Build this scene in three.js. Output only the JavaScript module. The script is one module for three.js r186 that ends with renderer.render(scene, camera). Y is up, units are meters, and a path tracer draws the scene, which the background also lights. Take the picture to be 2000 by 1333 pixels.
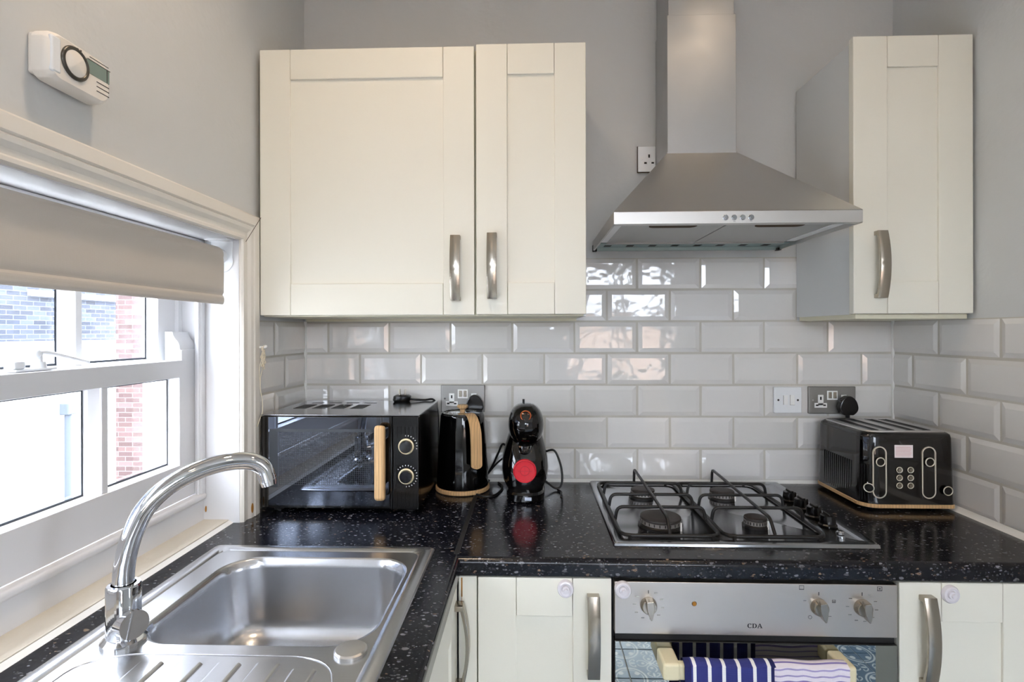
import * as THREE from 'three';
import { mergeGeometries, toCreasedNormals } from 'three/addons/utils/BufferGeometryUtils.js';
import { RoundedBoxGeometry } from 'three/addons/geometries/RoundedBoxGeometry.js';
import { TextGeometry } from 'three/addons/geometries/TextGeometry.js';
import { FontLoader } from 'three/addons/loaders/FontLoader.js';
import { ImprovedNoise } from 'three/addons/math/ImprovedNoise.js';

// ---------------------------------------------------------------- camera, sky, exposure
const scene = new THREE.Scene();
const camera = new THREE.PerspectiveCamera(2 * Math.atan(666.5 / 1055) * 180 / Math.PI, 2000 / 1333, 0.05, 200);
camera.position.set(0, 1.385, 1.755);
camera.rotation.order = 'YXZ';
camera.rotation.set(0, 0.03253, -0.002);
camera.setViewOffset(2000, 1333, 0, 17.6, 2000, 1333);
const renderer = new THREE.WebGLRenderer({ antialias: true });
renderer.toneMapping = THREE.LinearToneMapping;
renderer.toneMappingExposure = 1.0;
renderer.shadowMap.enabled = true;
const SKY = 26, LAMP = 2.3, WARM = [1, 0.76, 0.52];
{ // overcast sky, brighter towards the zenith
  const w = 64, h = 32, d = new Float32Array(w * h * 4);
  for (let j = 0; j < h; j++) for (let i = 0; i < w; i++) {
    const e = Math.sin(((j + 0.5) / h - 0.5) * Math.PI), k = (j * w + i) * 4;
    const l = e > 0 ? SKY * (1 + 2 * e) / 2.2 : SKY * 0.12;
    d.set(e > 0 ? [l * 0.9, l * 0.98, l * 1.1, 1] : [l, l, l, 1], k);
  }
  const t = new THREE.DataTexture(d, w, h, THREE.RGBAFormat, THREE.FloatType);
  t.mapping = THREE.EquirectangularReflectionMapping; t.magFilter = t.minFilter = THREE.LinearFilter;
  t.colorSpace = THREE.LinearSRGBColorSpace; t.needsUpdate = true;
  scene.background = t;
}

// ---------------------------------------------------------------- helpers
let seed = 7;
const rnd = () => { seed = (seed * 1664525 + 1013904223) >>> 0; return seed / 4294967296; };
const V = (x, y, z) => new THREE.Vector3(x, y, z);
const PI = Math.PI;
const noise = new ImprovedNoise();
const fbm = (x, y, z, o = 4) => { let s = 0, a = 1, t = 0; for (let i = 0; i < o; i++) { s += a * noise.noise(x, y, z + i * 7.3); t += a; a *= 0.5; x *= 2; y *= 2; } return s / t; };
const names = {};
const numbered = (n) => { const k = names[n] = (names[n] ?? -1) + 1; return k ? `${n}_${String(k).padStart(3, '0')}` : n; };
function boxUV(g) { // uv in metres from the axis that a triangle faces
  g = g.index ? g.toNonIndexed() : g;
  const p = g.attributes.position, uv = new Float32Array(p.count * 2), a = V(), b = V(), c = V();
  for (let i = 0; i < p.count; i += 3) {
    a.fromBufferAttribute(p, i); b.fromBufferAttribute(p, i + 1); c.fromBufferAttribute(p, i + 2);
    const n = b.clone().sub(a).cross(c.clone().sub(a)), x = Math.abs(n.x), y = Math.abs(n.y), z = Math.abs(n.z);
    [a, b, c].forEach((q, k) => { const o = (i + k) * 2; const [u, v] = x > y && x > z ? [q.z, q.y] : y > z ? [q.x, q.z] : [q.x, q.y]; uv[o] = u; uv[o + 1] = v; });
  }
  g.setAttribute('uv', new THREE.BufferAttribute(uv, 2));
  for (const k of Object.keys(g.attributes)) if (!['position', 'normal', 'uv'].includes(k)) g.deleteAttribute(k);
  return g;
}
function merge(gs) {
  gs = (Array.isArray(gs) ? gs : [gs]).map((g) => g.userData.keepUV ? (g.index ? g.toNonIndexed() : g) : boxUV(g));
  return gs.length > 1 ? mergeGeometries(gs) : gs[0];
}
function mesh(name, gs, mat, parent) { const m = new THREE.Mesh(merge(gs), mat); m.name = numbered(name); m.castShadow = m.receiveShadow = true; parent.add(m); return m; }
function tag(o, label, category, group) { o.userData.label = label; o.userData.category = category; if (group) o.userData.group = group; return o; }
function thing(name, label, category, pos = [0, 0, 0], turn = 0, group) {
  const o = new THREE.Group(); o.name = numbered(name); o.position.set(...pos); o.rotation.y = turn; scene.add(o);
  return tag(o, label, category, group);
}
// part whose geometry is given in world coordinates, under an unturned thing
function part(t, name, gs, mat, label) {
  const g = merge(gs); let q = t, off = V();
  while (q && q !== scene) { off.add(q.position); q = q.parent; }
  g.translate(-off.x, -off.y, -off.z);
  const m = new THREE.Mesh(g, mat); m.name = numbered(name); m.castShadow = m.receiveShadow = true; t.add(m);
  if (label) m.userData.label = label;
  return m;
}
// each geometry a part of its own
const each = (t, name, gs, mat) => gs.map((g) => part(t, name, g, mat));
function struct(name, gs, mat) { const m = mesh(name, gs, mat, scene); m.userData.kind = 'structure'; return m; }
const box = (x0, x1, y0, y1, z0, z1, r = 0) => {
  const w = x1 - x0, h = y1 - y0, d = z1 - z0;
  const g = r ? new RoundedBoxGeometry(w, h, d, 2, Math.min(r, w / 2.01, h / 2.01, d / 2.01)) : new THREE.BoxGeometry(w, h, d);
  return g.translate((x0 + x1) / 2, (y0 + y1) / 2, (z0 + z1) / 2);
};
const cyl = (r0, r1, h, n = 32) => new THREE.CylinderGeometry(r1, r0, h, n);
const cylZ = (r, d, x, y, z, n = 28, r2) => new THREE.CylinderGeometry(r, r2 ?? r, d, n).rotateX(PI / 2).translate(x, y, z);
const torusZ = (R, r, x, y, z, n = 36) => new THREE.TorusGeometry(R, r, 8, n).translate(x, y, z);
const tube = (pts, r, n = 48, m = 10) => new THREE.TubeGeometry(new THREE.CatmullRomCurve3(pts.map((p) => V(...p)), false, 'centripetal'), n, r, m);
function bar(pts, r, corner = 0.006, m = 8) { // bent rod with small rounded corners
  const path = new THREE.CurvePath(), q = pts.map((p) => V(...p)); let last = q[0];
  for (let i = 1; i < q.length; i++) {
    if (i < q.length - 1) {
      const a = q[i].clone().add(q[i - 1].clone().sub(q[i]).setLength(corner)), b = q[i].clone().add(q[i + 1].clone().sub(q[i]).setLength(corner));
      path.add(new THREE.LineCurve3(last, a)); path.add(new THREE.QuadraticBezierCurve3(a, q[i], b)); last = b;
    } else path.add(new THREE.LineCurve3(last, q[i]));
  }
  return new THREE.TubeGeometry(path, q.length * 14, r, m);
}
const lathe = (pts, n = 48) => toCreasedNormals(new THREE.LatheGeometry(pts.map(([r, y]) => new THREE.Vector2(r, y)), n), 0.55);
function rrShape(x0, y0, x1, y1, r) {
  const s = new THREE.Shape();
  s.moveTo(x0 + r, y0); s.lineTo(x1 - r, y0); s.absarc(x1 - r, y0 + r, r, -PI / 2, 0); s.lineTo(x1, y1 - r); s.absarc(x1 - r, y1 - r, r, 0, PI / 2);
  s.lineTo(x0 + r, y1); s.absarc(x0 + r, y1 - r, r, PI / 2, PI); s.lineTo(x0, y0 + r); s.absarc(x0 + r, y0 + r, r, PI, 1.5 * PI);
  return s;
}
const extrude = (s, depth, bevel = 0, seg = 12) => new THREE.ExtrudeGeometry(s, { depth, bevelEnabled: bevel > 0, bevelSize: bevel, bevelThickness: bevel, bevelSegments: 2, curveSegments: seg });
function rrRing(x0, z0, x1, z1, r, y, seg = 8) { // ring of points in plan
  const o = [];
  for (const [cx, cz, a0] of [[x1 - r, z1 - r, 0], [x0 + r, z1 - r, PI / 2], [x0 + r, z0 + r, PI], [x1 - r, z0 + r, 1.5 * PI]])
    for (let i = 0; i <= seg; i++) { const a = a0 + PI / 2 * i / seg; o.push(V(cx + r * Math.cos(a), y, cz + r * Math.sin(a))); }
  return o;
}
function superRing(cx, cz, rx, rz, y, e = 2, n = 48) {
  const o = [];
  for (let i = 0; i < n; i++) { const a = 2 * PI * i / n, c = Math.cos(a), s = Math.sin(a); o.push(V(cx + rx * Math.sign(c) * Math.abs(c) ** (2 / e), y, cz + rz * Math.sign(s) * Math.abs(s) ** (2 / e))); }
  return o;
}
function loft(rings, capA = false, capB = false, crease = 0.6) {
  const n = rings[0].length, pos = [], idx = [];
  rings.forEach((r) => r.forEach((p) => pos.push(p.x, p.y, p.z)));
  for (let j = 0; j < rings.length - 1; j++) for (let i = 0; i < n; i++) {
    const a = j * n + i, b = j * n + (i + 1) % n, c = a + n, d = b + n; idx.push(a, c, b, b, c, d);
  }
  const cap = (r, flip) => {
    const c = r.reduce((s, p) => s.add(p), V()).multiplyScalar(1 / n), k = pos.length / 3; pos.push(c.x, c.y, c.z); r.forEach((p) => pos.push(p.x, p.y, p.z));
    for (let i = 0; i < n; i++) { const a = k + 1 + i, b = k + 1 + (i + 1) % n; flip ? idx.push(k, b, a) : idx.push(k, a, b); }
  };
  if (capA) cap(rings[0], false); if (capB) cap(rings[rings.length - 1], true);
  const g = new THREE.BufferGeometry(); g.setAttribute('position', new THREE.Float32BufferAttribute(pos, 3)); g.setIndex(idx);
  return toCreasedNormals(g.toNonIndexed(), crease);
}
function quads(list) { // list of 4-point faces, flat
  const pos = [];
  for (const [a, b, c, d] of list) for (const p of d ? [a, b, c, a, c, d] : [a, b, c]) pos.push(...p);
  const g = new THREE.BufferGeometry(); g.setAttribute('position', new THREE.Float32BufferAttribute(pos, 3)); g.computeVertexNormals(); return g;
}

// ---------------------------------------------------------------- textures and materials
function tex(w, h, f, srgb = false) { // f(u, v) -> grey or [r, g, b], 0..1
  const d = new Uint8Array(w * h * 4);
  for (let j = 0; j < h; j++) for (let i = 0; i < w; i++) {
    const c = f(i / w, j / h), k = (j * w + i) * 4, a = Array.isArray(c) ? c : [c, c, c];
    for (let q = 0; q < 3; q++) d[k + q] = Math.max(0, Math.min(255, a[q] * 255)); d[k + 3] = 255;
  }
  const t = new THREE.DataTexture(d, w, h); t.wrapS = t.wrapT = THREE.RepeatWrapping; t.magFilter = t.minFilter = THREE.LinearFilter;
  if (srgb) t.colorSpace = THREE.SRGBColorSpace; t.needsUpdate = true; return t;
}
const rep = (t, x, y = x) => { const c = t.clone(); c.repeat.set(x, y); c.needsUpdate = true; return c; };
function canvasTex(w, h, draw) {
  const c = document.createElement('canvas'); c.width = w; c.height = h; draw(c.getContext('2d'), w, h);
  const t = new THREE.CanvasTexture(c); t.colorSpace = THREE.SRGBColorSpace; t.wrapS = t.wrapT = THREE.RepeatWrapping; return t;
}
const tileable = (sx, sy, o, z) => (u, v) => { // blend of four shifted samples, so that it repeats
  const F = (a, b) => fbm(a * sx, b * sy, z, o), iu = 1 - u, iv = 1 - v;
  return 0.5 + 0.9 * (F(u, v) * iu * iv + F(u - 1, v) * u * iv + F(u, v - 1) * iu * v + F(u - 1, v - 1) * u * v) / Math.sqrt((iu * iu + u * u) * (iv * iv + v * v)) * 0.75;
};
const T = {
  plaster: tex(256, 256, tileable(22, 22, 4, 1.7)),
  wave: tex(128, 128, tileable(5, 5, 2, 3.1)),
  brush: tex(256, 256, tileable(5, 120, 2, 5.2)),
  smudge: tex(256, 256, tileable(5, 5, 5, 8.4)),
  soft: tex(256, 256, (() => { const f = tileable(4, 4, 5, 11.3); return (u, v) => 0.8 + 0.3 * (f(u, v) - 0.5); })()),
  weave: tex(128, 128, (u, v) => 0.5 + 0.25 * (Math.sin(u * 2 * PI * 32) + Math.sin(v * 2 * PI * 32))),
  wood: tex(256, 256, (u, v) => {
    const g = 0.5 + 0.5 * Math.sin((u * 9 + 0.5 * fbm(u * 4, v * 1.5, 2)) * 2 * PI), f = fbm(u * 60, v * 3, 5, 2), k = 0.86 + 0.1 * g + 0.14 * f;
    return [0.86 * k, 0.70 * k, 0.50 * k];
  }, true),
};
const std = (o) => new THREE.MeshStandardMaterial(o);
const M = {
  paint: std({ color: '#cfd0cf', roughness: 0.75, bumpMap: rep(T.plaster, 3), bumpScale: 0.0006 }),
  ceiling: std({ color: '#eeece8', roughness: 0.9 }),
  grout: std({ color: '#c6c1b7', roughness: 0.9, bumpMap: rep(T.plaster, 6), bumpScale: 0.0004 }),
  tile: ['#e2dfdb', '#e4e1de', '#dfdcd8'].map((c) => new THREE.MeshPhysicalMaterial({ color: c, roughness: 0.06, ior: 1.75, bumpMap: rep(T.wave, 6), bumpScale: 0.0006 })),
  sealant: std({ color: '#efeee9', roughness: 0.4 }),
  cream: std({ color: '#e8e5d8', roughness: 0.42, bumpMap: rep(T.plaster, 5), bumpScale: 0.00012 }),
  carcass: std({ color: '#d9dad9', roughness: 0.5 }),
  carcassCream: std({ color: '#dcd7c0', roughness: 0.5 }),
  gloss: std({ color: '#e4dfd6', roughness: 0.3, bumpMap: rep(T.smudge, 4), bumpScale: 0.0008 }),
  sash: std({ color: '#e0e0e2', roughness: 0.28 }),
  sill: std({ color: '#ddd6c8', roughness: 0.45, bumpMap: rep(T.smudge, 9, 5), bumpScale: 0.0012 }),
  putty: std({ color: '#3b4048', roughness: 0.7 }),
  crack: std({ color: '#4a3a28', roughness: 0.95 }),
  rust: std({ color: '#a8742c', roughness: 0.9 }),
  glass: new THREE.MeshPhysicalMaterial({ color: '#ffffff', transmission: 1, thickness: 0, roughness: 0, ior: 1.5 }),
  blind: std({ color: '#c6beb4', roughness: 0.95, bumpMap: rep(T.weave, 20), bumpScale: 0.0002 }),
  white: std({ color: '#f0f0ee', roughness: 0.35 }),
  whiteGloss: std({ color: '#eef0f2', roughness: 0.15 }),
  alarm: std({ color: '#ebe5dc', roughness: 0.45 }),
  steel: std({ color: '#d2d0cd', metalness: 1, roughness: 0.33, bumpMap: rep(T.brush, 2, 4), bumpScale: 0.00006, roughnessMap: null }),
  steelV: std({ color: '#b4b4b4', metalness: 1, roughness: 0.44, roughnessMap: rep(T.soft, 3), bumpMap: rep(T.brush, 2, 4), bumpScale: 0.00006 }),
  sink: std({ color: '#c4c5c8', metalness: 1, roughness: 0.27, bumpMap: rep(T.brush, 2, 4), bumpScale: 0.00005 }),
  panel: std({ color: '#cbc4bd', metalness: 1, roughness: 0.4, roughnessMap: rep(T.soft, 4, 2), bumpMap: rep(T.smudge, 6, 2), bumpScale: 0.0002 }),
  plateSteel: std({ color: '#8f8d8a', metalness: 1, roughness: 0.36, bumpMap: rep(T.brush, 6), bumpScale: 0.00006 }),
  ringSteel: std({ color: '#e6decf', metalness: 0.55, roughness: 0.35 }),
  hobSteel: std({ color: '#a9abaf', metalness: 1, roughness: 0.16, bumpMap: rep(T.smudge, 3), bumpScale: 0.0001 }),
  nickel: std({ color: '#aaa296', metalness: 1, roughness: 0.24 }),
  chrome: std({ color: '#d6d8db', metalness: 1, roughness: 0.05 }),
  galvanised: std({ color: '#9fb0b0', metalness: 0.7, roughness: 0.45, bumpMap: rep(T.smudge, 20), bumpScale: 0.0003 }),
  filter: std({ color: '#b7b6b3', metalness: 0.8, roughness: 0.45, bumpMap: rep(T.weave, 6), bumpScale: 0.0006 }),
  lamp: std({ color: '#f4f4f2', roughness: 0.3 }),
  black: std({ color: '#060607', roughness: 0.2 }),
  blackGloss: new THREE.MeshPhysicalMaterial({ color: '#040405', roughness: 0.06, ior: 1.6 }),
  blackMatt: std({ color: '#101011', roughness: 0.6 }),
  iron: std({ color: '#0c0c0d', roughness: 0.38, bumpMap: rep(T.plaster, 20), bumpScale: 0.0004 }),
  burnerCap: std({ color: '#2a2523', roughness: 0.5, bumpMap: rep(T.plaster, 20), bumpScale: 0.0006 }),
  burnerRing: std({ color: '#9c9895', metalness: 0.8, roughness: 0.45 }),
  doorGlass: std({ color: '#666c78', metalness: 1, roughness: 0.015 }),
  ovenGlass: std({ color: '#a6a9a4', metalness: 1, roughness: 0.015 }),
  meshGrey: std({ color: '#2b3036', roughness: 0.5 }),
  wood: std({ map: rep(T.wood, 14, 5), roughness: 0.55 }),
  ringCream: std({ color: '#e3d3ae', roughness: 0.4 }),
  brassCream: std({ color: '#e0d6b4', roughness: 0.32 }),
  red: std({ color: '#cf0a24', roughness: 0.3 }),
  redDark: std({ color: '#b80f26', roughness: 0.35 }),
  copper: std({ color: '#b0562e', metalness: 0.6, roughness: 0.3 }),
  lcd: std({ color: '#7c8f88', roughness: 0.15 }),
  ink: std({ color: '#2c2a2a', roughness: 0.6 }),
  cable: std({ color: '#09090a', roughness: 0.4 }),
  string: std({ color: '#e3d8c2', roughness: 0.9 }),
  silicone: std({ color: '#dfdbe0', roughness: 0.25 }),
  render: std({ color: '#b9bab8', roughness: 0.9, bumpMap: rep(T.plaster, 2), bumpScale: 0.003 }),
  redBrick: null,
};
M.worktop = new THREE.MeshPhysicalMaterial({
  roughness: 0.17, specularIntensity: 0.75, bumpMap: rep(T.plaster, 4), bumpScale: 0.00015,
  map: rep(canvasTex(1024, 1024, (c, w) => {
    c.fillStyle = '#0b0d15'; c.fillRect(0, 0, w, w);
    for (let i = 0; i < 12000; i++) {
      const x = rnd() * w, y = rnd() * w, k = rnd(), r = k < 0.8 ? 0.9 + rnd() * 2 : k < 0.98 ? 2 + rnd() * 3 : 4.5 + rnd() * 4, g = k < 0.8 ? 26 + rnd() * 44 : 48 + rnd() * 75, br = rnd() + 0.1;
      c.fillStyle = br < 0.25 ? `rgb(${g * 1.08},${g * 0.9},${g * 0.74})` : `rgb(${g},${g},${g * 1.04})`;
      c.beginPath(); const n = 6, ph = rnd() * 6;
      for (let q = 0; q < n; q++) { const a = ph + q * 2 * PI / n, R = r * (0.5 + rnd() * 0.8); q ? c.lineTo(x + R * Math.cos(a) * 1.3, y + R * Math.sin(a) * 0.8) : c.moveTo(x + R * Math.cos(a) * 1.3, y + R * Math.sin(a) * 0.8); }
      c.fill();
    }
  }), 1.7),
});
M.floorTile = std({
  roughness: 0.3,
  map: canvasTex(256, 256, (c, w) => {
    c.fillStyle = '#5d7690'; c.fillRect(0, 0, w, w); c.strokeStyle = '#d7dde2'; c.fillStyle = '#d7dde2'; c.lineCap = 'round';
    for (let q = 0; q < 4; q++) {
      c.save(); c.translate(w / 2, w / 2); c.rotate(q * PI / 2);
      c.lineWidth = 9; c.beginPath(); c.arc(128, 128, 84, PI, 1.5 * PI); c.stroke(); c.lineWidth = 4; c.beginPath(); c.arc(128, 128, 68, PI, 1.5 * PI); c.stroke();
      for (const s of [-1, 1]) { c.lineWidth = 6; c.beginPath(); c.moveTo(0, -14); c.bezierCurveTo(s * 30, -28, s * 34, -62, s * 12, -70); c.stroke(); c.beginPath(); c.moveTo(s * 10, -112); c.bezierCurveTo(s * 40, -100, s * 34, -76, s * 20, -84); c.stroke(); }
      c.beginPath(); c.arc(0, -40, 9, 0, 7); c.fill(); c.beginPath(); c.arc(88, -88, 14, 0, 7); c.fill(); c.beginPath(); c.ellipse(0, -98, 6, 18, 0, 0, 7); c.fill(); c.restore();
    }
    c.beginPath(); c.arc(w / 2, w / 2, 12, 0, 7); c.fill();
  }),
});
function brickMap(base, mortar) {
  return canvasTex(512, 512, (c, w) => {
    c.fillStyle = mortar; c.fillRect(0, 0, w, w);
    for (let j = 0; j < 12; j++) for (let i = -1; i < 4; i++) {
      const l = base[2] + (rnd() - 0.5) * 10; c.fillStyle = `hsl(${base[0]},${base[1]}%,${l}%)`;
      c.fillRect(i * 128 + (j % 2) * 64 + 3, j * w / 12 + 3, 122, w / 12 - 6);
    }
  });
}
M.paleBrick = std({ map: rep(brickMap([222, 13, 26], '#5c626e'), 1.1), roughness: 0.95 });
M.redBrick = std({ map: rep(brickMap([4, 13, 31], '#6b6263'), 1.1), roughness: 0.95 });
M.peach = std({ map: rep(brickMap([24, 30, 62], '#c8beb4'), 1.1), roughness: 0.95 });
M.pipe = std({ color: '#4d545e', roughness: 0.6 });
M.ground = std({ color: '#8e8d8a', roughness: 0.95 });
M.slate = std({ color: '#5b6068', roughness: 0.9 });

// ---------------------------------------------------------------- the room shell
const XL = -0.737, XR = 1.1535, CEIL = 2.75, ZR = 4.6, XE = 3.2; // left tiles, right tiles, ceiling, rear wall, far right wall
struct('floor', box(-1.05, XE + 0.3, -0.15, -0.004, -0.3, ZR + 0.3), M.grout);
const floorObj = scene.children[scene.children.length - 1];
{
  const g = new RoundedBoxGeometry(0.196, 0.01, 0.196, 1, 0.0015); const p = g.attributes.position, n = g.attributes.normal, uv = new Float32Array(p.count * 2);
  for (let i = 0; i < p.count; i++) { uv[2 * i] = p.getX(i) / 0.196 + 0.5; uv[2 * i + 1] = p.getZ(i) / 0.196 + 0.5; }
  g.setAttribute('uv', new THREE.BufferAttribute(uv, 2));
  for (let i = 0; i < 12; i++) for (let j = 0; j < 12; j++) {
    const m = new THREE.Mesh(g, M.floorTile); m.name = numbered('tile'); m.position.set(-0.1 + i * 0.2, -0.005, 0.72 + j * 0.2); m.receiveShadow = m.castShadow = true; floorObj.add(m);
  }
}
struct('ceiling', box(-1.05, XE + 0.3, CEIL, CEIL + 0.15, -0.3, ZR + 0.3), M.ceiling);
const wallBack = struct('wall_back', box(-1.05, XR + 0.2, -0.15, CEIL, -0.25, -0.005), M.paint);
const WZ0 = 0.402, WZ1 = 1.50, WY0 = 0.895, WY1 = 1.62; // left window opening
const wallLeft = struct('wall_left', [
  box(-1.0, XL - 0.005, -0.15, CEIL, -0.005, WZ0 - 0.012), box(-1.0, XL - 0.005, -0.15, WY0, WZ0 - 0.012, WZ1 + 0.012), box(-1.0, XL - 0.005, WY1 + 0.01, CEIL, WZ0 - 0.012, WZ1 + 0.012), box(-1.0, XL - 0.005, -0.15, CEIL, WZ1 + 0.012, ZR)], M.paint);
const wallRight = struct('wall_right', box(XR + 0.005, XR + 0.12, -0.15, CEIL, -0.005, 1.3), M.paint);
struct('wall_nook', box(XR + 0.12, XE + 0.2, -0.15, CEIL, 1.1, 1.3), M.paint);
const RW = { x0: 0.52, x1: 1.66, y0: 0.8, y1: 2.12 }, SW = { z0: 2.35, z1: 3.15, y0: 0.8, y1: 2.2 }, HW = { x0: -0.66, x1: 0.36, y0: 1.56, y1: 2.46 };
struct('wall_rear', [box(-1.0, HW.x0, -0.15, CEIL, ZR, ZR + 0.25), box(HW.x1, RW.x0, -0.15, CEIL, ZR, ZR + 0.25), box(HW.x0, HW.x1, -0.15, HW.y0, ZR, ZR + 0.25), box(HW.x0, HW.x1, HW.y1, CEIL, ZR, ZR + 0.25), box(RW.x1, XE + 0.2, -0.15, CEIL, ZR, ZR + 0.25), box(RW.x0, RW.x1, -0.15, RW.y0, ZR, ZR + 0.25), box(RW.x0, RW.x1, RW.y1, CEIL, ZR, ZR + 0.25)], M.paint);
struct('wall_side', [box(XE, XE + 0.25, -0.15, CEIL, 1.3, SW.z0), box(XE, XE + 0.25, -0.15, CEIL, SW.z1, ZR), box(XE, XE + 0.25, -0.15, SW.y0, SW.z0, SW.z1), box(XE, XE + 0.25, SW.y1, CEIL, SW.z0, SW.z1)], M.paint);
{ // rear window with a middle post, and the side window
  const w = struct('window_2', [box(RW.x0, RW.x0 + 0.06, RW.y0, RW.y1, ZR + 0.05, ZR + 0.12), box(RW.x1 - 0.06, RW.x1, RW.y0, RW.y1, ZR + 0.05, ZR + 0.12), box(RW.x0, RW.x1, RW.y0, RW.y0 + 0.06, ZR + 0.05, ZR + 0.12), box(RW.x0, RW.x1, RW.y1 - 0.06, RW.y1, ZR + 0.05, ZR + 0.12), box(1.04, 1.14, RW.y0, RW.y1, ZR + 0.05, ZR + 0.12), box(RW.x0, RW.x1, 1.44, 1.48, ZR + 0.06, ZR + 0.11)], M.sash);
  mesh('pane', box(RW.x0, RW.x1, RW.y0, RW.y1, ZR + 0.083, ZR + 0.087), M.glass, w);
  const s = struct('window_3', [box(XE + 0.05, XE + 0.12, SW.y0, SW.y1, SW.z0, SW.z0 + 0.06), box(XE + 0.05, XE + 0.12, SW.y0, SW.y1, SW.z1 - 0.06, SW.z1), box(XE + 0.05, XE + 0.12, SW.y0, SW.y0 + 0.06, SW.z0, SW.z1), box(XE + 0.05, XE + 0.12, SW.y1 - 0.06, SW.y1, SW.z0, SW.z1), box(XE + 0.05, XE + 0.12, SW.y0, SW.y1, 2.72, 2.78)], M.sash);
  const k = struct('window_4', [box(HW.x0, HW.x0 + 0.06, HW.y0, HW.y1, ZR + 0.05, ZR + 0.12), box(HW.x1 - 0.06, HW.x1, HW.y0, HW.y1, ZR + 0.05, ZR + 0.12), box(HW.x0, HW.x1, HW.y0, HW.y0 + 0.06, ZR + 0.05, ZR + 0.12), box(HW.x0, HW.x1, HW.y1 - 0.06, HW.y1, ZR + 0.05, ZR + 0.12)], M.sash);
  mesh('pane', box(HW.x0, HW.x1, HW.y0, HW.y1, ZR + 0.083, ZR + 0.087), M.glass, k);
  mesh('pane', box(XE + 0.083, XE + 0.087, SW.y0, SW.y1, SW.z0, SW.z1), M.glass, s);
}

// ---------------------------------------------------------------- bevelled wall tiles
const PX = 0.202, PY = 0.1026, Y0 = 1.6236, X0 = -0.6625, OFF = 0.1043, BV = 0.0155, J = 0.0008;
function tileGeo(w, h, bl, br, bt, bb, u) { // face in x, y; bevels left, right, top, bottom; face at z = 0, back at z = -0.0045
  const d = -0.0042, a = [-w / 2, -h / 2], b = [w / 2, h / 2], il = a[0] + (bl ? BV : 0), ir = b[0] - (br ? BV : 0), ib = a[1] + (bb ? BV : 0), it = b[1] - (bt ? BV : 0);
  const F = (x, y, z) => [x, y, z], zl = bl ? d : 0, zr = br ? d : 0, zt = bt ? d : 0, zb = bb ? d : 0, q = -0.0055;
  const c00 = F(a[0], a[1], Math.min(zl, zb)), c10 = F(b[0], a[1], Math.min(zr, zb)), c11 = F(b[0], b[1], Math.min(zr, zt)), c01 = F(a[0], b[1], Math.min(zl, zt));
  const i00 = F(il, ib, 0), i10 = F(ir, ib, 0), i11 = F(ir, it, 0), i01 = F(il, it, 0);
  const e = (p) => [p[0], p[1], q];
  const L = [[i00, i10, i11, i01]];
  if (bb) L.push([c00, c10, i10, i00]); if (br) L.push([c10, c11, i11, i10]); if (bt) L.push([c11, c01, i01, i11]); if (bl) L.push([c01, c00, i00, i01]);
  L.push([e(c00), e(c10), c10, c00], [e(c10), e(c11), c11, c10], [e(c11), e(c01), c01, c11], [e(c01), e(c00), c00, c01]);
  const g = boxUV(quads(L)), uv = g.attributes.uv; for (let i = 0; i < uv.count; i++) uv.setXY(i, uv.getX(i) + u, uv.getY(i) + u * 0.37);
  return g;
}
const fullTiles = [0, 1, 2, 3].map((k) => tileGeo(PX - 2 * J, PY - 2 * J, 1, 1, 1, 1, k * 0.173));
// tiles of one course: joints along a line; put(centre along line, y) gives position and turn
function course(wall, j, joints, put, opts = {}) {
  for (let i = 0; i + 1 < joints.length; i++) {
    const a = joints[i] + J, b = joints[i + 1] - J; if (b - a < 0.01) continue;
    const full = Math.abs(b - a - (PX - 2 * J)) < 0.004, first = i === 0, last = i + 2 === joints.length;
    const g = full ? fullTiles[Math.floor(rnd() * 4)] : tileGeo(b - a, PY - 2 * J, first ? 0 : 1, last ? 0 : 1, 1, 1, rnd());
    const m = new THREE.Mesh(g, M.tile[Math.floor(rnd() * 3)]); m.name = numbered('tile'); m.castShadow = m.receiveShadow = true;
    put(m, (a + b) / 2, Y0 - (j + 0.5) * PY); m.rotateX((rnd() - 0.5) * 0.006); m.rotateY((rnd() - 0.5) * 0.006); wall.add(m);
  }
}
const joints = (from, a, b) => { const o = [a]; for (let x = from; x < b - 0.012; x += PX) if (x > a + 0.012) o.push(x); o.push(b); return o; };
mesh('grout', [box(XL, XR, 0.86, Y0 - 2 * PY, -0.006, -0.0035), box(0.1, 0.856, Y0 - 2 * PY, Y0, -0.006, -0.0035)], M.grout, wallBack);
mesh('grout', box(XL - 0.006, XL - 0.0035, 0.86, Y0 - 2 * PY, 0, 0.33), M.grout, wallLeft);
mesh('grout', box(XR + 0.0035, XR + 0.006, 0.86, Y0 - 2 * PY, 0, 1.2), M.grout, wallRight);
for (let j = 0; j < 7; j++) {
  const odd = j % 2, s = X0 + (odd ? OFF : 0) - PX;
  course(wallBack, j, j < 2 ? joints(s + 3 * PX, 0.11, 0.856) : joints(s, XL, XR), (m, c, y) => m.position.set(c, y, 0));
  if (j < 2) continue;
  course(wallLeft, j, odd ? [-0.325, -0.142, 0] : [-0.325, -0.209, 0], (m, c, y) => { m.position.set(XL, y, -c); m.rotation.y = PI / 2; });
  course(wallRight, j, joints(odd ? 0.085 : 0.1879, 0, 1.2), (m, c, y) => { m.position.set(XR, y, c); m.rotation.y = -PI / 2; });
}
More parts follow.
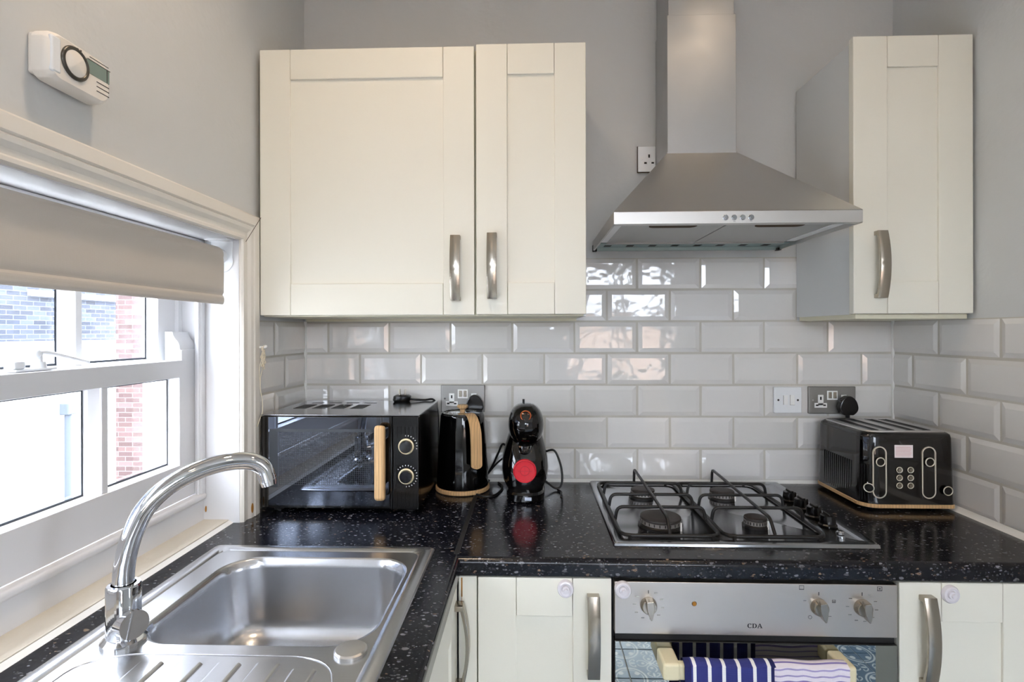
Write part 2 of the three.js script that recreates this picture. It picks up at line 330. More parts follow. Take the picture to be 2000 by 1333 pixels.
{
  const sl = (r) => { const s = new THREE.Shape(); s.moveTo(0, 0); s.lineTo(r, 0); s.quadraticCurveTo(r * 0.35, r * 0.35, 0, r); s.closePath(); return s; };
  struct('trim_2', extrude(sl(0.009), XR - XL).rotateY(-PI / 2).translate(XR, 0.9, 0).scale(1, 1, 1), M.sealant);
  struct('trim_3', extrude((() => { const r = 0.013, s = new THREE.Shape(); s.moveTo(0, 0); s.lineTo(0, r); s.quadraticCurveTo(-r * 0.35, r * 0.35, -r, 0); s.closePath(); return s; })(), 1.2).translate(XR, 0.9, 0.004), M.sealant);
  struct('trim_4', box(XL - 0.004, XL + 0.003, 0.905, 1.42, -0.004, 0.003), M.sealant);
  struct('trim_5', box(XR - 0.003, XR + 0.004, 0.905, 1.42, -0.004, 0.003), M.sealant);
}

// ---------------------------------------------------------------- left sash window
{
  const w = new THREE.Group(); w.name = 'window_1'; w.userData.kind = 'structure'; scene.add(w);
  const P = (n, g, m, p = w) => mesh(n, g, m, p);
  // jamb and head linings, outer box
  P('jamb_lining', [box(-0.985, XL - 0.003, 0.9, 1.62, WZ0 - 0.012, WZ0), box(-0.985, XL - 0.003, 0.9, 1.62, WZ1, WZ1 + 0.012)], M.sash);
  P('head_lining', box(-0.985, XL - 0.003, 1.6205, 1.63, WZ0, WZ1), M.sash);
  // staff bead against the jamb and along the bottom, parting bead behind
  P('staff_bead', [box(-0.845, -0.826, 0.97, 1.62, WZ0, WZ0 + 0.02, 0.005), box(-0.836, -0.829, 0.97, 1.62, WZ0, WZ0 + 0.026, 0.003), box(-0.845, -0.826, 0.97, 1.62, WZ1 - 0.02, WZ1, 0.005), box(-0.849, -0.822, 0.962, 0.978, WZ0, WZ1, 0.007), box(-0.845, -0.826, 1.6, 1.62, WZ0, WZ1, 0.005)], M.sash);
  P('parting_bead', [box(-0.898, -0.888, 0.97, 1.62, WZ0, WZ0 + 0.014), box(-0.898, -0.888, 0.97, 1.62, WZ1 - 0.014, WZ1), box(-0.955, -0.938, 0.97, 1.62, WZ0, WZ0 + 0.016)], M.sash);
  P('sill_box', [box(-0.95, -0.832, 0.9, 0.966, WZ0, WZ1), box(-1.12, -0.94, 0.9, 0.955, WZ0 - 0.03, WZ1 + 0.03)], M.sash);
  P('window_board', [box(-0.835, -0.768, 0.893, 0.908, WZ0 - 0.002, WZ1, 0.002)], M.sill);
  P('board_crack', [box(-0.768, -0.7645, 0.899, 0.9055, WZ0 + 0.004, WZ1)], M.crack);
  P('board_bead', (() => { const s = new THREE.Shape(); s.moveTo(0, 0); s.lineTo(0.0105, 0); s.quadraticCurveTo(0.004, 0.004, 0, 0.0065); s.closePath(); return extrude(s, WZ1 - WZ0 + 0.02).translate(-0.766, 0.9, WZ0 - 0.015); })(), M.sealant);
  // lower sash: inner face x = -0.845
  const zs = []; { const a = WZ0 + 0.075, b = WZ1 - 0.075, n = 4, m = 0.044, pw = (b - a - (n - 1) * m) / n; for (let i = 0; i < n; i++) zs.push([a + i * (pw + m), a + i * (pw + m) + pw]); }
  function sash(name, xi, y0, y1, bot, top, horn) {
    const xo = xi - 0.04, g = [box(xo, xi, y0, y1, WZ0 + 0.004, zs[0][0], 0.002), box(xo, xi, y0, y1, zs[3][1], WZ1 - 0.004, 0.002), box(xo, xi, y0, y0 + bot, zs[0][0] - 0.003, zs[3][1] + 0.003, 0.0015), box(xo, xi, y1 - top, y1, zs[0][0] - 0.003, zs[3][1] + 0.003, 0.0015)];
    const s = P(name, g, M.sash);
    const yb = y0 + bot, yt = y1 - top;
    for (let i = 0; i < 3; i++) P('muntin', [box(xo, xi - 0.003, yb, yt, zs[i][1] + 0.014, zs[i + 1][0] - 0.014, 0.002)], M.sash, s);
    // ovolo mouldings round each pane, with a dark sight line against the glass
    for (const [a, b] of zs) {
      const prof = [[0, -0.004], [-0.002, -0.005], [0.004, -0.012], [0.013, -0.021], [0.015, -0.026], [0.015, -0.030]], L = [];
      const ring = (u, v) => [[xi + v, yb - 0.014 + u, a - 0.014 + u], [xi + v, yb - 0.014 + u, b + 0.014 - u], [xi + v, yt + 0.014 - u, b + 0.014 - u], [xi + v, yt + 0.014 - u, a - 0.014 + u]];
      const rings = prof.map(([u, v]) => ring(u, v).map((p) => V(...p)));
      P('glazing_bead', loft(rings, false, false, 0.3), M.sash, s);
      const G = (u0, u1, v, mat, nm) => { const r = ring(u0, v), q = ring(u1, v); P(nm, quads([0, 1, 2, 3].map((k) => [r[k], r[(k + 1) % 4], q[(k + 1) % 4], q[k]])), mat, s); };
      G(0.0145, 0.0195, -0.0292, M.putty, 'putty_line');
      P('pane', box(xi - 0.032, xi - 0.030, yb - 0.002, yt + 0.002, a - 0.002, b + 0.002), M.glass, s);
    }
    return s;
  }
  const low = sash('lower_sash', -0.845, 0.978, 1.318, 0.086, 0.042);
  const up = sash('upper_sash', -0.898, 1.29, 1.61, 0.03, 0.05);
  { // sash horn above the meeting rail, at the jamb
    const s = new THREE.Shape(); s.moveTo(0, 0); s.lineTo(0.04, 0); s.lineTo(0.04, 0.023); s.lineTo(0.035, 0.025); s.quadraticCurveTo(0.036, 0.038, 0.027, 0.048); s.quadraticCurveTo(0.019, 0.056, 0.017, 0.068); s.lineTo(0, 0.068); s.closePath();
    P('sash_horn', extrude(s, 0.06, 0.001).translate(-0.886, 1.318, WZ0 + 0.006), M.sash, low);
  }
  { // fastener on the meeting rail
    const y = 1.319, z = 0.835, x = -0.872;
    P('sash_fastener', [box(x - 0.014, x + 0.014, y, y + 0.004, z - 0.035, z + 0.045, 0.001), cyl(0.012, 0.01, 0.012, 20).translate(x, y + 0.009, z - 0.012), cyl(0.006, 0.006, 0.024, 16).translate(x, y + 0.018, z - 0.012), tube([[x, y + 0.03, z - 0.006], [x, y + 0.031, z - 0.024], [x + 0.004, y + 0.022, z - 0.06], [x + 0.008, y + 0.008, z - 0.11]], 0.0042, 24), new THREE.SphereGeometry(0.009, 16, 10).translate(x, y + 0.029, z - 0.006), box(x - 0.01, x + 0.01, y + 0.004, y + 0.018, z + 0.022, z + 0.044, 0.003)], M.whiteGloss, low);
  }
  // architrave round the opening, mitred
  const z0 = 0.32, z1 = WZ1 + 0.082, y1 = 1.695, yb = 0.9, xw = XL - 0.004;
  const prof = [[0, 0], [0, 0.012], [0.004, 0.015], [0.03, 0.0165], [0.0335, 0.012], [0.037, 0.0155], [0.046, 0.014], [0.056, 0.009], [0.066, 0.008], [0.07, 0.011], [0.077, 0.011], [0.08, 0.006], [0.0815, -0.004]];
  const row = ([u, v]) => [[xw + v, yb, z0 + u], [xw + v, y1 - u * 0.9, z0 + u], [xw + v, y1 - u * 0.9, z1 - u], [xw + v, yb, z1 - u]];
  const seg = [[], [], []];
  for (let i = 0; i + 1 < prof.length; i++) { const a = row(prof[i]), b = row(prof[i + 1]); for (let k = 0; k < 3; k++) seg[k].push([a[k], a[k + 1], b[k + 1], b[k]]); }
  const tr = struct('trim_1', quads(seg[0]), M.gloss);
  mesh('head_architrave', quads(seg[1]), M.gloss, tr); mesh('far_architrave', quads(seg[2]), M.gloss, tr);
  mesh('mitre_crack', [box(0, 0.0006, 0, 0.11, -0.0006, 0.0006).rotateX(-PI / 4).translate(xw + 0.0166, y1 - 0.0775, z0 + 0.0775)].map((g) => g.scale(1, 1, 1)), M.crack, tr);
  // worn and stained foot of the architrave
  mesh('stain', [new THREE.SphereGeometry(0.006, 10, 8).scale(0.25, 2.2, 1).translate(xw + 0.0145, 0.925, z0 + 0.043), new THREE.SphereGeometry(0.007, 10, 8).scale(0.2, 1.8, 0.8).translate(xw + 0.013, 0.93, z0 + 0.004), new THREE.SphereGeometry(0.004, 10, 8).scale(0.25, 2, 1).translate(-0.8255, 0.935, WZ0 + 0.002)], M.rust, tr);
}
// ---------------------------------------------------------------- roller blind and its cord
{
  const t = thing('roller_blind', 'beige roller blind half lowered across the top of the sash window', 'blind', [-0.783, 1.59, 0.95]);
  const zA = WZ0 + 0.028, zB = WZ1 - 0.028, R = 0.022, cx = -0.785, cy = 1.579;
  const prof = []; for (let i = 0; i <= 16; i++) { const a = PI * 1.25 - PI * 1.35 * i / 16; prof.push([cx + R * Math.cos(a), cy + R * Math.sin(a)]); }
  prof.push([cx + R + 0.0006, cy - 0.02], [cx + R, 1.5], [cx + R, 1.485]);
  for (let i = 0; i <= 10; i++) { const a = PI / 2 - PI * 1.5 * i / 10; prof.push([cx + R - 0.0035 + 0.0048 * Math.cos(a), 1.4665 + 0.0115 * Math.sin(a)]); }
  const L = []; for (let i = 0; i + 1 < prof.length; i++) L.push([[...prof[i], zA], [...prof[i + 1], zA], [...prof[i + 1], zB], [...prof[i], zB]]);
  part(t, 'fabric', toCreasedNormals(quads(L), 0.7), M.blind);
  part(t, 'tube', cyl(0.0205, 0.0205, zB - zA, 32).rotateX(PI / 2).translate(cx, cy, (zA + zB) / 2), M.white);
  part(t, 'bottom_bar', cyl(0.004, 0.004, zB - zA - 0.002, 20).rotateX(PI / 2).translate(cx + R - 0.004, 1.4665, (zA + zB) / 2), M.white);
  for (const [z, s] of [[WZ0, 1], [WZ1, -1]]) {
    const b = part(t, 'bracket', [box(cx - 0.026, cx + 0.03, cy - 0.02, 1.62, s > 0 ? z : z - 0.003, s > 0 ? z + 0.003 : z, 0.0012), cyl(0.029, 0.029, 0.003, 32).rotateX(PI / 2).translate(cx + 0.002, cy - 0.012, z + s * 0.0018), box(cx - 0.026, cx + 0.03, 1.6165, 1.6205, s > 0 ? z : z - 0.032, s > 0 ? z + 0.032 : z, 0.001)], M.whiteGloss);
    part(b, 'drive_wheel', [cyl(0.018, 0.018, 0.018, 24).rotateX(PI / 2).translate(cx, cy, z + s * 0.013)], M.whiteGloss);
  }
  const X = -0.7245, c = thing('blind_cord', 'knotted pale cord hanging from the window trim beside the tiles', 'cord', [X, 1.13, 0.325]);
  const hank = []; for (let i = 0; i < 40; i++) { const a = i * 1.9; hank.push([X + 0.008 + 0.004 * Math.sin(a * 1.3), 1.338 - 0.001 * i + 0.013 * Math.sin(a), 0.324 + 0.006 * Math.cos(a * 0.83)]); }
  part(c, 'knot', tube(hank, 0.0014, 240, 6), M.string);
  each(c, 'loose_end', [tube([[X + 0.006, 1.31, 0.326], [X + 0.004, 1.29, 0.32], [X + 0.003, 1.262, 0.329], [X + 0.003, 1.235, 0.33], [X + 0.004, 1.2, 0.321], [X + 0.004, 1.168, 0.322], [X + 0.002, 1.15, 0.334], [X + 0.002, 1.135, 0.345]], 0.0011, 60, 6), tube([[X + 0.006, 1.312, 0.329], [X + 0.003, 1.285, 0.335], [X + 0.003, 1.255, 0.332], [X + 0.003, 1.237, 0.33]], 0.001, 30, 6)], M.string);
  part(c, 'hook', [cylZ(0.003, 0.02, 0, 0, 0, 10).rotateY(PI / 2).translate(X + 0.004, 1.345, 0.324), new THREE.SphereGeometry(0.004, 10, 8).translate(X + 0.015, 1.347, 0.324)], M.white);
}

// ---------------------------------------------------------------- worktops
function edgeProfile(len, th, r) { // outward x, up y: rounded nose
  const s = new THREE.Shape(); s.moveTo(0, -th); s.lineTo(len - 0.004, -th); s.quadraticCurveTo(len, -th, len, -th + 0.006); s.lineTo(len, -r); s.absarc(len - r, -r, r, 0, PI / 2); s.lineTo(0, 0); s.closePath(); return s;
}
const WT = 0.9, TH = 0.038, ZF = 0.602, XF = -0.15, XJ = -0.162;
{
  const t = thing('worktop', 'speckled black worktop holding the steel sink under the window', 'worktop', [-0.45, WT - TH, 0.7]);
  const hx0 = -0.69, hx1 = -0.226, hz0 = 0.568, hz1 = 1.46, zE = 1.75;
  part(t, 'slab', [box(-0.767, XJ, WT - TH, WT, 0.001, hz0), box(-0.767, hx0, WT - TH, WT, hz0, zE), box(hx0, hx1, WT - TH, WT, hz1, zE), box(hx1, XF - 0.02, WT - TH, WT, ZF - 0.012, zE), box(hx1, XJ, WT - TH, WT, hz0, ZF - 0.012), extrude(edgeProfile(0.02, TH, 0.012), zE - ZF + 0.012).translate(XF - 0.02, WT, ZF - 0.012)], M.worktop);
  const r = thing('worktop', 'speckled black worktop holding the gas hob along the tiled wall', 'worktop', [0.5, WT - TH, 0.3]);
  part(r, 'slab', [box(XJ + 0.004, XR - 0.001, WT - TH, WT, 0.001, ZF - 0.03), extrude(edgeProfile(0.03, TH, 0.013), XR - XJ - 0.005).rotateY(-PI / 2).translate(XR - 0.001, WT, ZF - 0.03)], M.worktop);
  part(r, 'joint_strip', [box(XJ - 0.004, XJ + 0.007, WT - 0.03, WT + 0.0015, 0.001, ZF - 0.02, 0.0006)], M.blackMatt, 'dark metal strip covering the worktop joint');
}

// ---------------------------------------------------------------- cupboards
function bowHandle(L = 0.172, w = 0.026, mat = M.nickel) { // base on z = 0, along y
  const s = new THREE.Shape(), h = L / 2;
  s.moveTo(0, -h); s.lineTo(0.016, -h); s.quadraticCurveTo(0.042, 0, 0.016, h); s.lineTo(0, h); s.lineTo(0, h - 0.009); s.lineTo(0.0125, h - 0.009); s.quadraticCurveTo(0.035, 0, 0.0125, -h + 0.009); s.lineTo(0, -h + 0.009); s.closePath();
  const g = extrude(s, w - 0.002, 0.001, 18).translate(0, 0, -w / 2 + 0.001).rotateY(-PI / 2);
  return toCreasedNormals(g.index ? g.toNonIndexed() : g, 0.4);
}
// shaker door in its own frame: x right, y up, front face z = 0
function door(t, x0, x1, y0, y1, zf, handleAt, sw = 0.083, rt = 0.081, rb = 0.085, hL = 0.172) {
  const th = 0.02, r = 0.002, g = [box(x0, x0 + sw, y0, y1, zf - th, zf, r), box(x1 - sw, x1, y0, y1, zf - th, zf, r), box(x0 + sw + 0.0007, x1 - sw - 0.0007, y1 - rt, y1, zf - th, zf, r), box(x0 + sw + 0.0007, x1 - sw - 0.0007, y0, y0 + rb, zf - th, zf, r)];
  const d = part(t, 'door', g, M.cream);
  part(d, 'door_panel', box(x0 + sw - 0.004, x1 - sw + 0.004, y0 + rb - 0.004, y1 - rt + 0.004, zf - 0.015, zf - 0.006), M.cream);
  if (handleAt) part(d, 'handle', bowHandle(hL).translate(handleAt[0], handleAt[1], zf), M.nickel, 'brushed metal bow handle');
  return d;
}
{
  const zF = 0.318, zc = 0.297;
  const a = thing('wall_cupboard', 'wide cream double wall cupboard left of the extractor hood', 'cupboard', [-0.29, 1.42, 0.15]);
  part(a, 'carcass', [box(-0.727, 0.145, 1.428, 2.146, 0, zc), box(-0.727, 0.15, 1.42, 1.432, 0.004, 0.018)], M.carcassCream);
  part(a, 'side_panel', box(0.1455, 0.1515, 1.428, 2.146, 0, zc), M.carcass);
  door(a, -0.728, -0.147, 1.431, 2.149, zF, [-0.1965, 1.555]);
  door(a, -0.1415, 0.15, 1.432, 2.152, zF + 0.003, [-0.099, 1.56]);
  const b = thing('wall_cupboard', 'narrow cream wall cupboard right of the extractor hood', 'cupboard', [1.0, 1.42, 0.15]);
  part(b, 'carcass', [box(0.862, 1.148, 1.43, 2.15, 0, zc), box(0.86, 1.147, 1.418, 1.43, 0.004, 0.3), box(0.853, 0.862, 1.43, 2.15, zc - 0.012, zc - 0.002)], M.carcassCream);
  part(b, 'side_panel', box(0.853, 0.8618, 1.43, 2.15, 0, zc - 0.012), M.carcass, 'pale blue-grey side panel');
  door(b, 0.845, 1.1495, 1.431, 2.155, zF, [0.91, 1.5585], 0.087);
}
{
  const zF = 0.6, zc = 0.578, y0 = 0.15, y1 = 0.859;
  const a = thing('base_cupboard', 'cream base cupboard between the worktop corner and the oven', 'cupboard', [0.03, 0, 0.3]);
  part(a, 'carcass', box(-0.11, 0.173, 0.15, 0.86, 0.01, zc), M.carcassCream); part(a, 'plinth', box(-0.11, 0.173, 0.0, 0.15, 0.5, 0.52), M.cream);
  door(a, -0.112, 0.173, y0, y1, zF, [0.1335, 0.741], 0.082, 0.082, 0.085);
  part(a, 'corner_post', box(-0.154, -0.1145, 0.12, y1, zF - 0.04, zF - 0.004, 0.001), M.cream);
  part(a, 'stain', [box(-0.1485, -0.1455, 0.815, 0.856, zF - 0.0042, zF - 0.0036), box(-0.1475, -0.1465, 0.79, 0.83, zF - 0.0042, zF - 0.0036)], M.rust);
  const b = thing('base_cupboard', 'cream base cupboard at the right end below the worktop', 'cupboard', [0.96, 0, 0.3]);
  part(b, 'carcass', box(0.775, 1.15, 0.15, 0.86, 0.01, zc), M.carcassCream); part(b, 'plinth', box(0.775, 1.15, 0, 0.15, 0.5, 0.52), M.cream);
  part(b, 'filler_panel', box(1.0715, 1.15, y0, 0.8595, zF - 0.02, zF - 0.002, 0.002), M.cream);
  door(b, 0.7715, 1.069, y0, 0.8595, zF, [0.824, 0.743], 0.086, 0.082, 0.085, 0.182);
  // sink cupboard faces right (+x): built facing +z about its own origin, then turned
  const c = thing('base_cupboard', 'cream base cupboard under the sink run with side-on handle', 'cupboard', [XF - 0.006, 0, ZF + 0.4], PI / 2);
  const inC = (n, g, m, p = c) => mesh(n, g, m, p); // local: x = -world z, z = world x
  inC('carcass', box(-0.7, 0.36, 0.15, 0.74, -0.56, -0.022), M.carcassCream); inC('plinth', box(-0.7, 0.4, 0, 0.15, -0.08, -0.06), M.cream);
  for (const [x0, x1, hx] of [[-0.06, 0.395, 0.368], [-0.52, -0.064, null]]) {
    const th = 0.02, r = 0.002, sw = 0.083, y0 = 0.15, y1 = 0.858;
    const d = inC('door', [box(x0, x0 + sw, y0, y1, -th, 0, r), box(x1 - sw, x1, y0, y1, -th, 0, r), box(x0 + sw, x1 - sw, y1 - 0.082, y1, -th, 0, r), box(x0 + sw, x1 - sw, y0, y0 + 0.085, -th, 0, r)], M.cream);
    inC('door_panel', box(x0 + sw - 0.004, x1 - sw + 0.004, y0 + 0.08, y1 - 0.078, -0.015, -0.006), M.cream, d);
    if (hx) inC('handle', bowHandle().translate(hx, 0.732, 0), M.nickel, d);
  }
}

// ---------------------------------------------------------------- extractor hood
{
  const x0 = 0.204, x1 = 0.796, zf = 0.44, yb = 1.645, yt = 1.676, dx0 = 0.407, dx1 = 0.607, dz = 0.15, dy = 1.91;
  const t = thing('extractor_hood', 'brushed steel chimney extractor hood on the wall above the hob', 'hood', [0.5, yb, 0]);
  const A = [[x0, yt, zf], [x1, yt, zf], [x1, yt, 0.002], [x0, yt, 0.002]], B = [[dx0 - 0.002, dy, dz + 0.002], [dx1 + 0.002, dy, dz + 0.002], [dx1 + 0.002, dy, 0.002], [dx0 - 0.002, dy, 0.002]];
  const c = part(t, 'canopy', [quads([0, 1, 2, 3].map((k) => [A[k], A[(k + 1) % 4], B[(k + 1) % 4], B[k]])),
    box(x0, x1, yb, yt, zf - 0.006, zf, 0.0015), box(x0, x0 + 0.005, yb, yt, 0.002, zf - 0.003), box(x1 - 0.005, x1, yb, yt, 0.002, zf - 0.003), box(x0, x1, yb, yb + 0.0015, zf - 0.02, zf - 0.004)], M.steel);
  for (let i = 0; i < 4; i++) {
    const bx = 0.4715 + i * 0.0203, b = part(c, 'button', [cylZ(0.0052, 0.005, bx, 1.6595, zf + 0.002, 20), torusZ(0.0062, 0.001, bx, 1.6595, zf)], M.chrome);
  }
  each(c, 'button_mark', [box(0.529, 0.535, 1.6505, 1.6512, zf, zf + 0.0003), box(0.49, 0.495, 1.6495, 1.6502, zf, zf + 0.0003)], M.ink);
  // underside
  part(t, 'under_frame', [box(x0 + 0.005, x1 - 0.005, 1.6555, 1.6575, 0.004, 0.09), box(x0 + 0.005, x1 - 0.005, 1.645, 1.66, 0.004, 0.009)], M.galvanised, 'galvanised rear frame strip with punched holes');
  part(t, 'frame_hole', Array.from({ length: 8 }, (_, i) => box(0.235 + i * 0.07, 0.257 + i * 0.07, 1.6551, 1.6556, 0.03, 0.06)), M.blackMatt).userData.kind = 'stuff';
  for (const [a, b] of [[x0 + 0.03, 0.498], [0.502, x1 - 0.03]]) {
    const f = part(t, 'grease_filter', [box(a, b, 1.656, 1.66, 0.095, zf - 0.035, 0.001), box(a, b, 1.652, 1.658, zf - 0.045, zf - 0.035), box(a, b, 1.652, 1.658, 0.095, 0.104)], M.filter);
    const m = (a + b) / 2, s = rrShape(m - 0.06, 0.345, m + 0.06, 0.385, 0.018);
    part(f, 'filter_handle', extrude(s, 0.002).rotateX(PI / 2).translate(0, 1.6555, 0), M.crack);
  }
  for (const x of [x0 + 0.006, x1 - 0.03]) part(t, 'lamp_cover', box(x, x + 0.024, 1.654, 1.657, 0.12, zf - 0.03, 0.001), M.lamp);
  each(t, 'corner_cap', [box(x0 - 0.001, x0 + 0.012, yb - 0.002, yb + 0.018, 0.002, 0.02), box(x1 - 0.012, x1 + 0.001, yb - 0.002, yb + 0.006, 0.002, 0.02)], M.blackMatt);
  part(t, 'chimney', [box(dx0, dx1, dy, 2.318, 0.002, dz, 0.0012), box(dx0 - 0.002, dx1 + 0.002, dy - 0.001, dy + 0.003, 0.002, dz + 0.002)], M.steelV);
  part(t, 'upper_chimney', box(dx0 + 0.004, dx1 - 0.004, 2.316, CEIL, 0.002, dz - 0.004, 0.0012), M.steelV);
}

// ---------------------------------------------------------------- sockets and plugs
function plate(name, label, x0, x1, y0, y1, mat, draw, z = 0.0, cat = 'socket') {
  const t = thing(name, label, cat, [(x0 + x1) / 2, (y0 + y1) / 2, z]);
  part(t, 'plate', box(x0, x1, y0, y1, z, z + 0.009, 0.0025), mat);
  draw(t, z + 0.009); return t;
}
function pinHoles(t, x, y, z, insert) {
  if (insert) part(t, 'socket_insert', [box(x - 0.0085, x + 0.0085, y - 0.012, y + 0.025, z - 0.001, z + 0.0007, 0.0006), box(x - 0.0195, x + 0.0195, y - 0.016, y - 0.001, z - 0.001, z + 0.0007, 0.0006)], M.white);
  each(t, 'pin_hole', [box(x - 0.0025, x + 0.0025, y + 0.009, y + 0.019, z, z + 0.001), box(x - 0.0155, x - 0.0075, y - 0.0105, y - 0.0055, z, z + 0.001), box(x + 0.0075, x + 0.0155, y - 0.0105, y - 0.0055, z, z + 0.001)], M.blackMatt);
}
const screw = (t, x, y, z, m = M.chrome) => part(t, 'screw', [cylZ(0.0032, 0.0012, x, y, z, 14)], m);
function doubleSocket(label, x0, x1, y0, y1) {
  return plate('double_socket', label, x0, x1, y0, y1, M.plateSteel, (t, z) => {
    const m = (x0 + x1) / 2, y = (y0 + y1) / 2; pinHoles(t, m - 0.036, y - 0.008, z, true); pinHoles(t, m + 0.036, y - 0.008, z, true);
    part(t, 'switch_surround', box(m - 0.0165, m + 0.0165, y + 0.001, y + 0.03, z - 0.001, z + 0.0008, 0.0006), M.white);
    for (const s of [-1, 1]) part(t, 'rocker_switch', box(m + s * 0.0075 - 0.005, m + s * 0.0075 + 0.005, y + 0.006, y + 0.026, z, z + 0.003, 0.001), M.nickel);
    screw(t, x0 + 0.013, y, z); screw(t, x1 - 0.013, y, z);
  });
}
doubleSocket('steel double wall socket behind the kettle', -0.2885, -0.1455, 1.125, 1.2132);
doubleSocket('steel double wall socket behind the toaster', 0.886, 1.033, 1.123, 1.2097);
plate('fused_switch', 'white fused spur switch on the tiles left of the steel socket', 0.778, 0.8645, 1.125, 1.208, M.whiteGloss, (t, z) => {
  part(t, 'rocker_switch', box(0.807, 0.82, 1.152, 1.181, z - 0.001, z + 0.003, 0.0012), M.white); part(t, 'fuse_holder', [box(0.828, 0.842, 1.151, 1.182, z - 0.001, z + 0.0025, 0.0015), box(0.8315, 0.8385, 1.1785, 1.1805, z + 0.002, z + 0.0028)], M.white);
  each(t, 'outline', [box(0.8275, 0.8425, 1.1505, 1.1515, z, z + 0.0004), box(0.8275, 0.8285, 1.1505, 1.1825, z, z + 0.0004), box(0.8063, 0.807, 1.1515, 1.1815, z, z + 0.0004)], M.nickel);
  screw(t, 0.791, 1.1665, z, M.ink); screw(t, 0.852, 1.1665, z, M.ink);
}, 0, 'switch');
plate('single_socket', 'white single wall socket beside the hood chimney', 0.349, 0.4065, 1.899, 1.9815, M.whiteGloss, (t, z) => {
  pinHoles(t, 0.385, 1.936, z, false); screw(t, 0.362, 1.94, z);
  part(t, 'edge_gap', [box(0.3475, 0.349, 1.898, 1.9815, 0, 0.006), box(0.3475, 0.4065, 1.8975, 1.899, 0, 0.006)], M.crack);
}, -0.004);
function plugTop(label, x, y, cord) { // plug pushed into the tiled wall socket
  const t = thing('plug', label, 'plug', [x, y, 0.011]);
  const s = new THREE.Shape(); s.moveTo(-0.012, -0.026); s.lineTo(0.012, -0.026); s.quadraticCurveTo(0.026, -0.018, 0.0255, -0.004); s.quadraticCurveTo(0.022, 0.02, 0.006, 0.027); s.quadraticCurveTo(0, 0.029, -0.006, 0.027); s.quadraticCurveTo(-0.022, 0.02, -0.0255, -0.004); s.quadraticCurveTo(-0.026, -0.018, -0.012, -0.026);
  part(t, 'plug_body', [extrude(s, 0.018, 0.003).translate(x, y, 0.014), tube([[x, y - 0.022, 0.024], [x, y - 0.04, 0.024], [x, y - 0.05, 0.024]], 0.0065, 10)], M.black);
  part(t, 'cord', tube(cord, 0.0033, 60), M.cable);
}
plugTop('black plug in the steel socket behind the kettle', -0.176, 1.153, [[-0.176, 1.105, 0.024], [-0.176, 1.06, 0.02], [-0.17, 0.98, 0.012], [-0.15, 0.92, 0.01], [-0.13, 0.905, 0.02]]);
plugTop('black plug in the steel socket behind the toaster', 0.9985, 1.151, [[0.9985, 1.1, 0.024], [0.9985, 1.06, 0.012], [0.9985, 0.98, 0.006], [1.0, 0.91, 0.006]]);

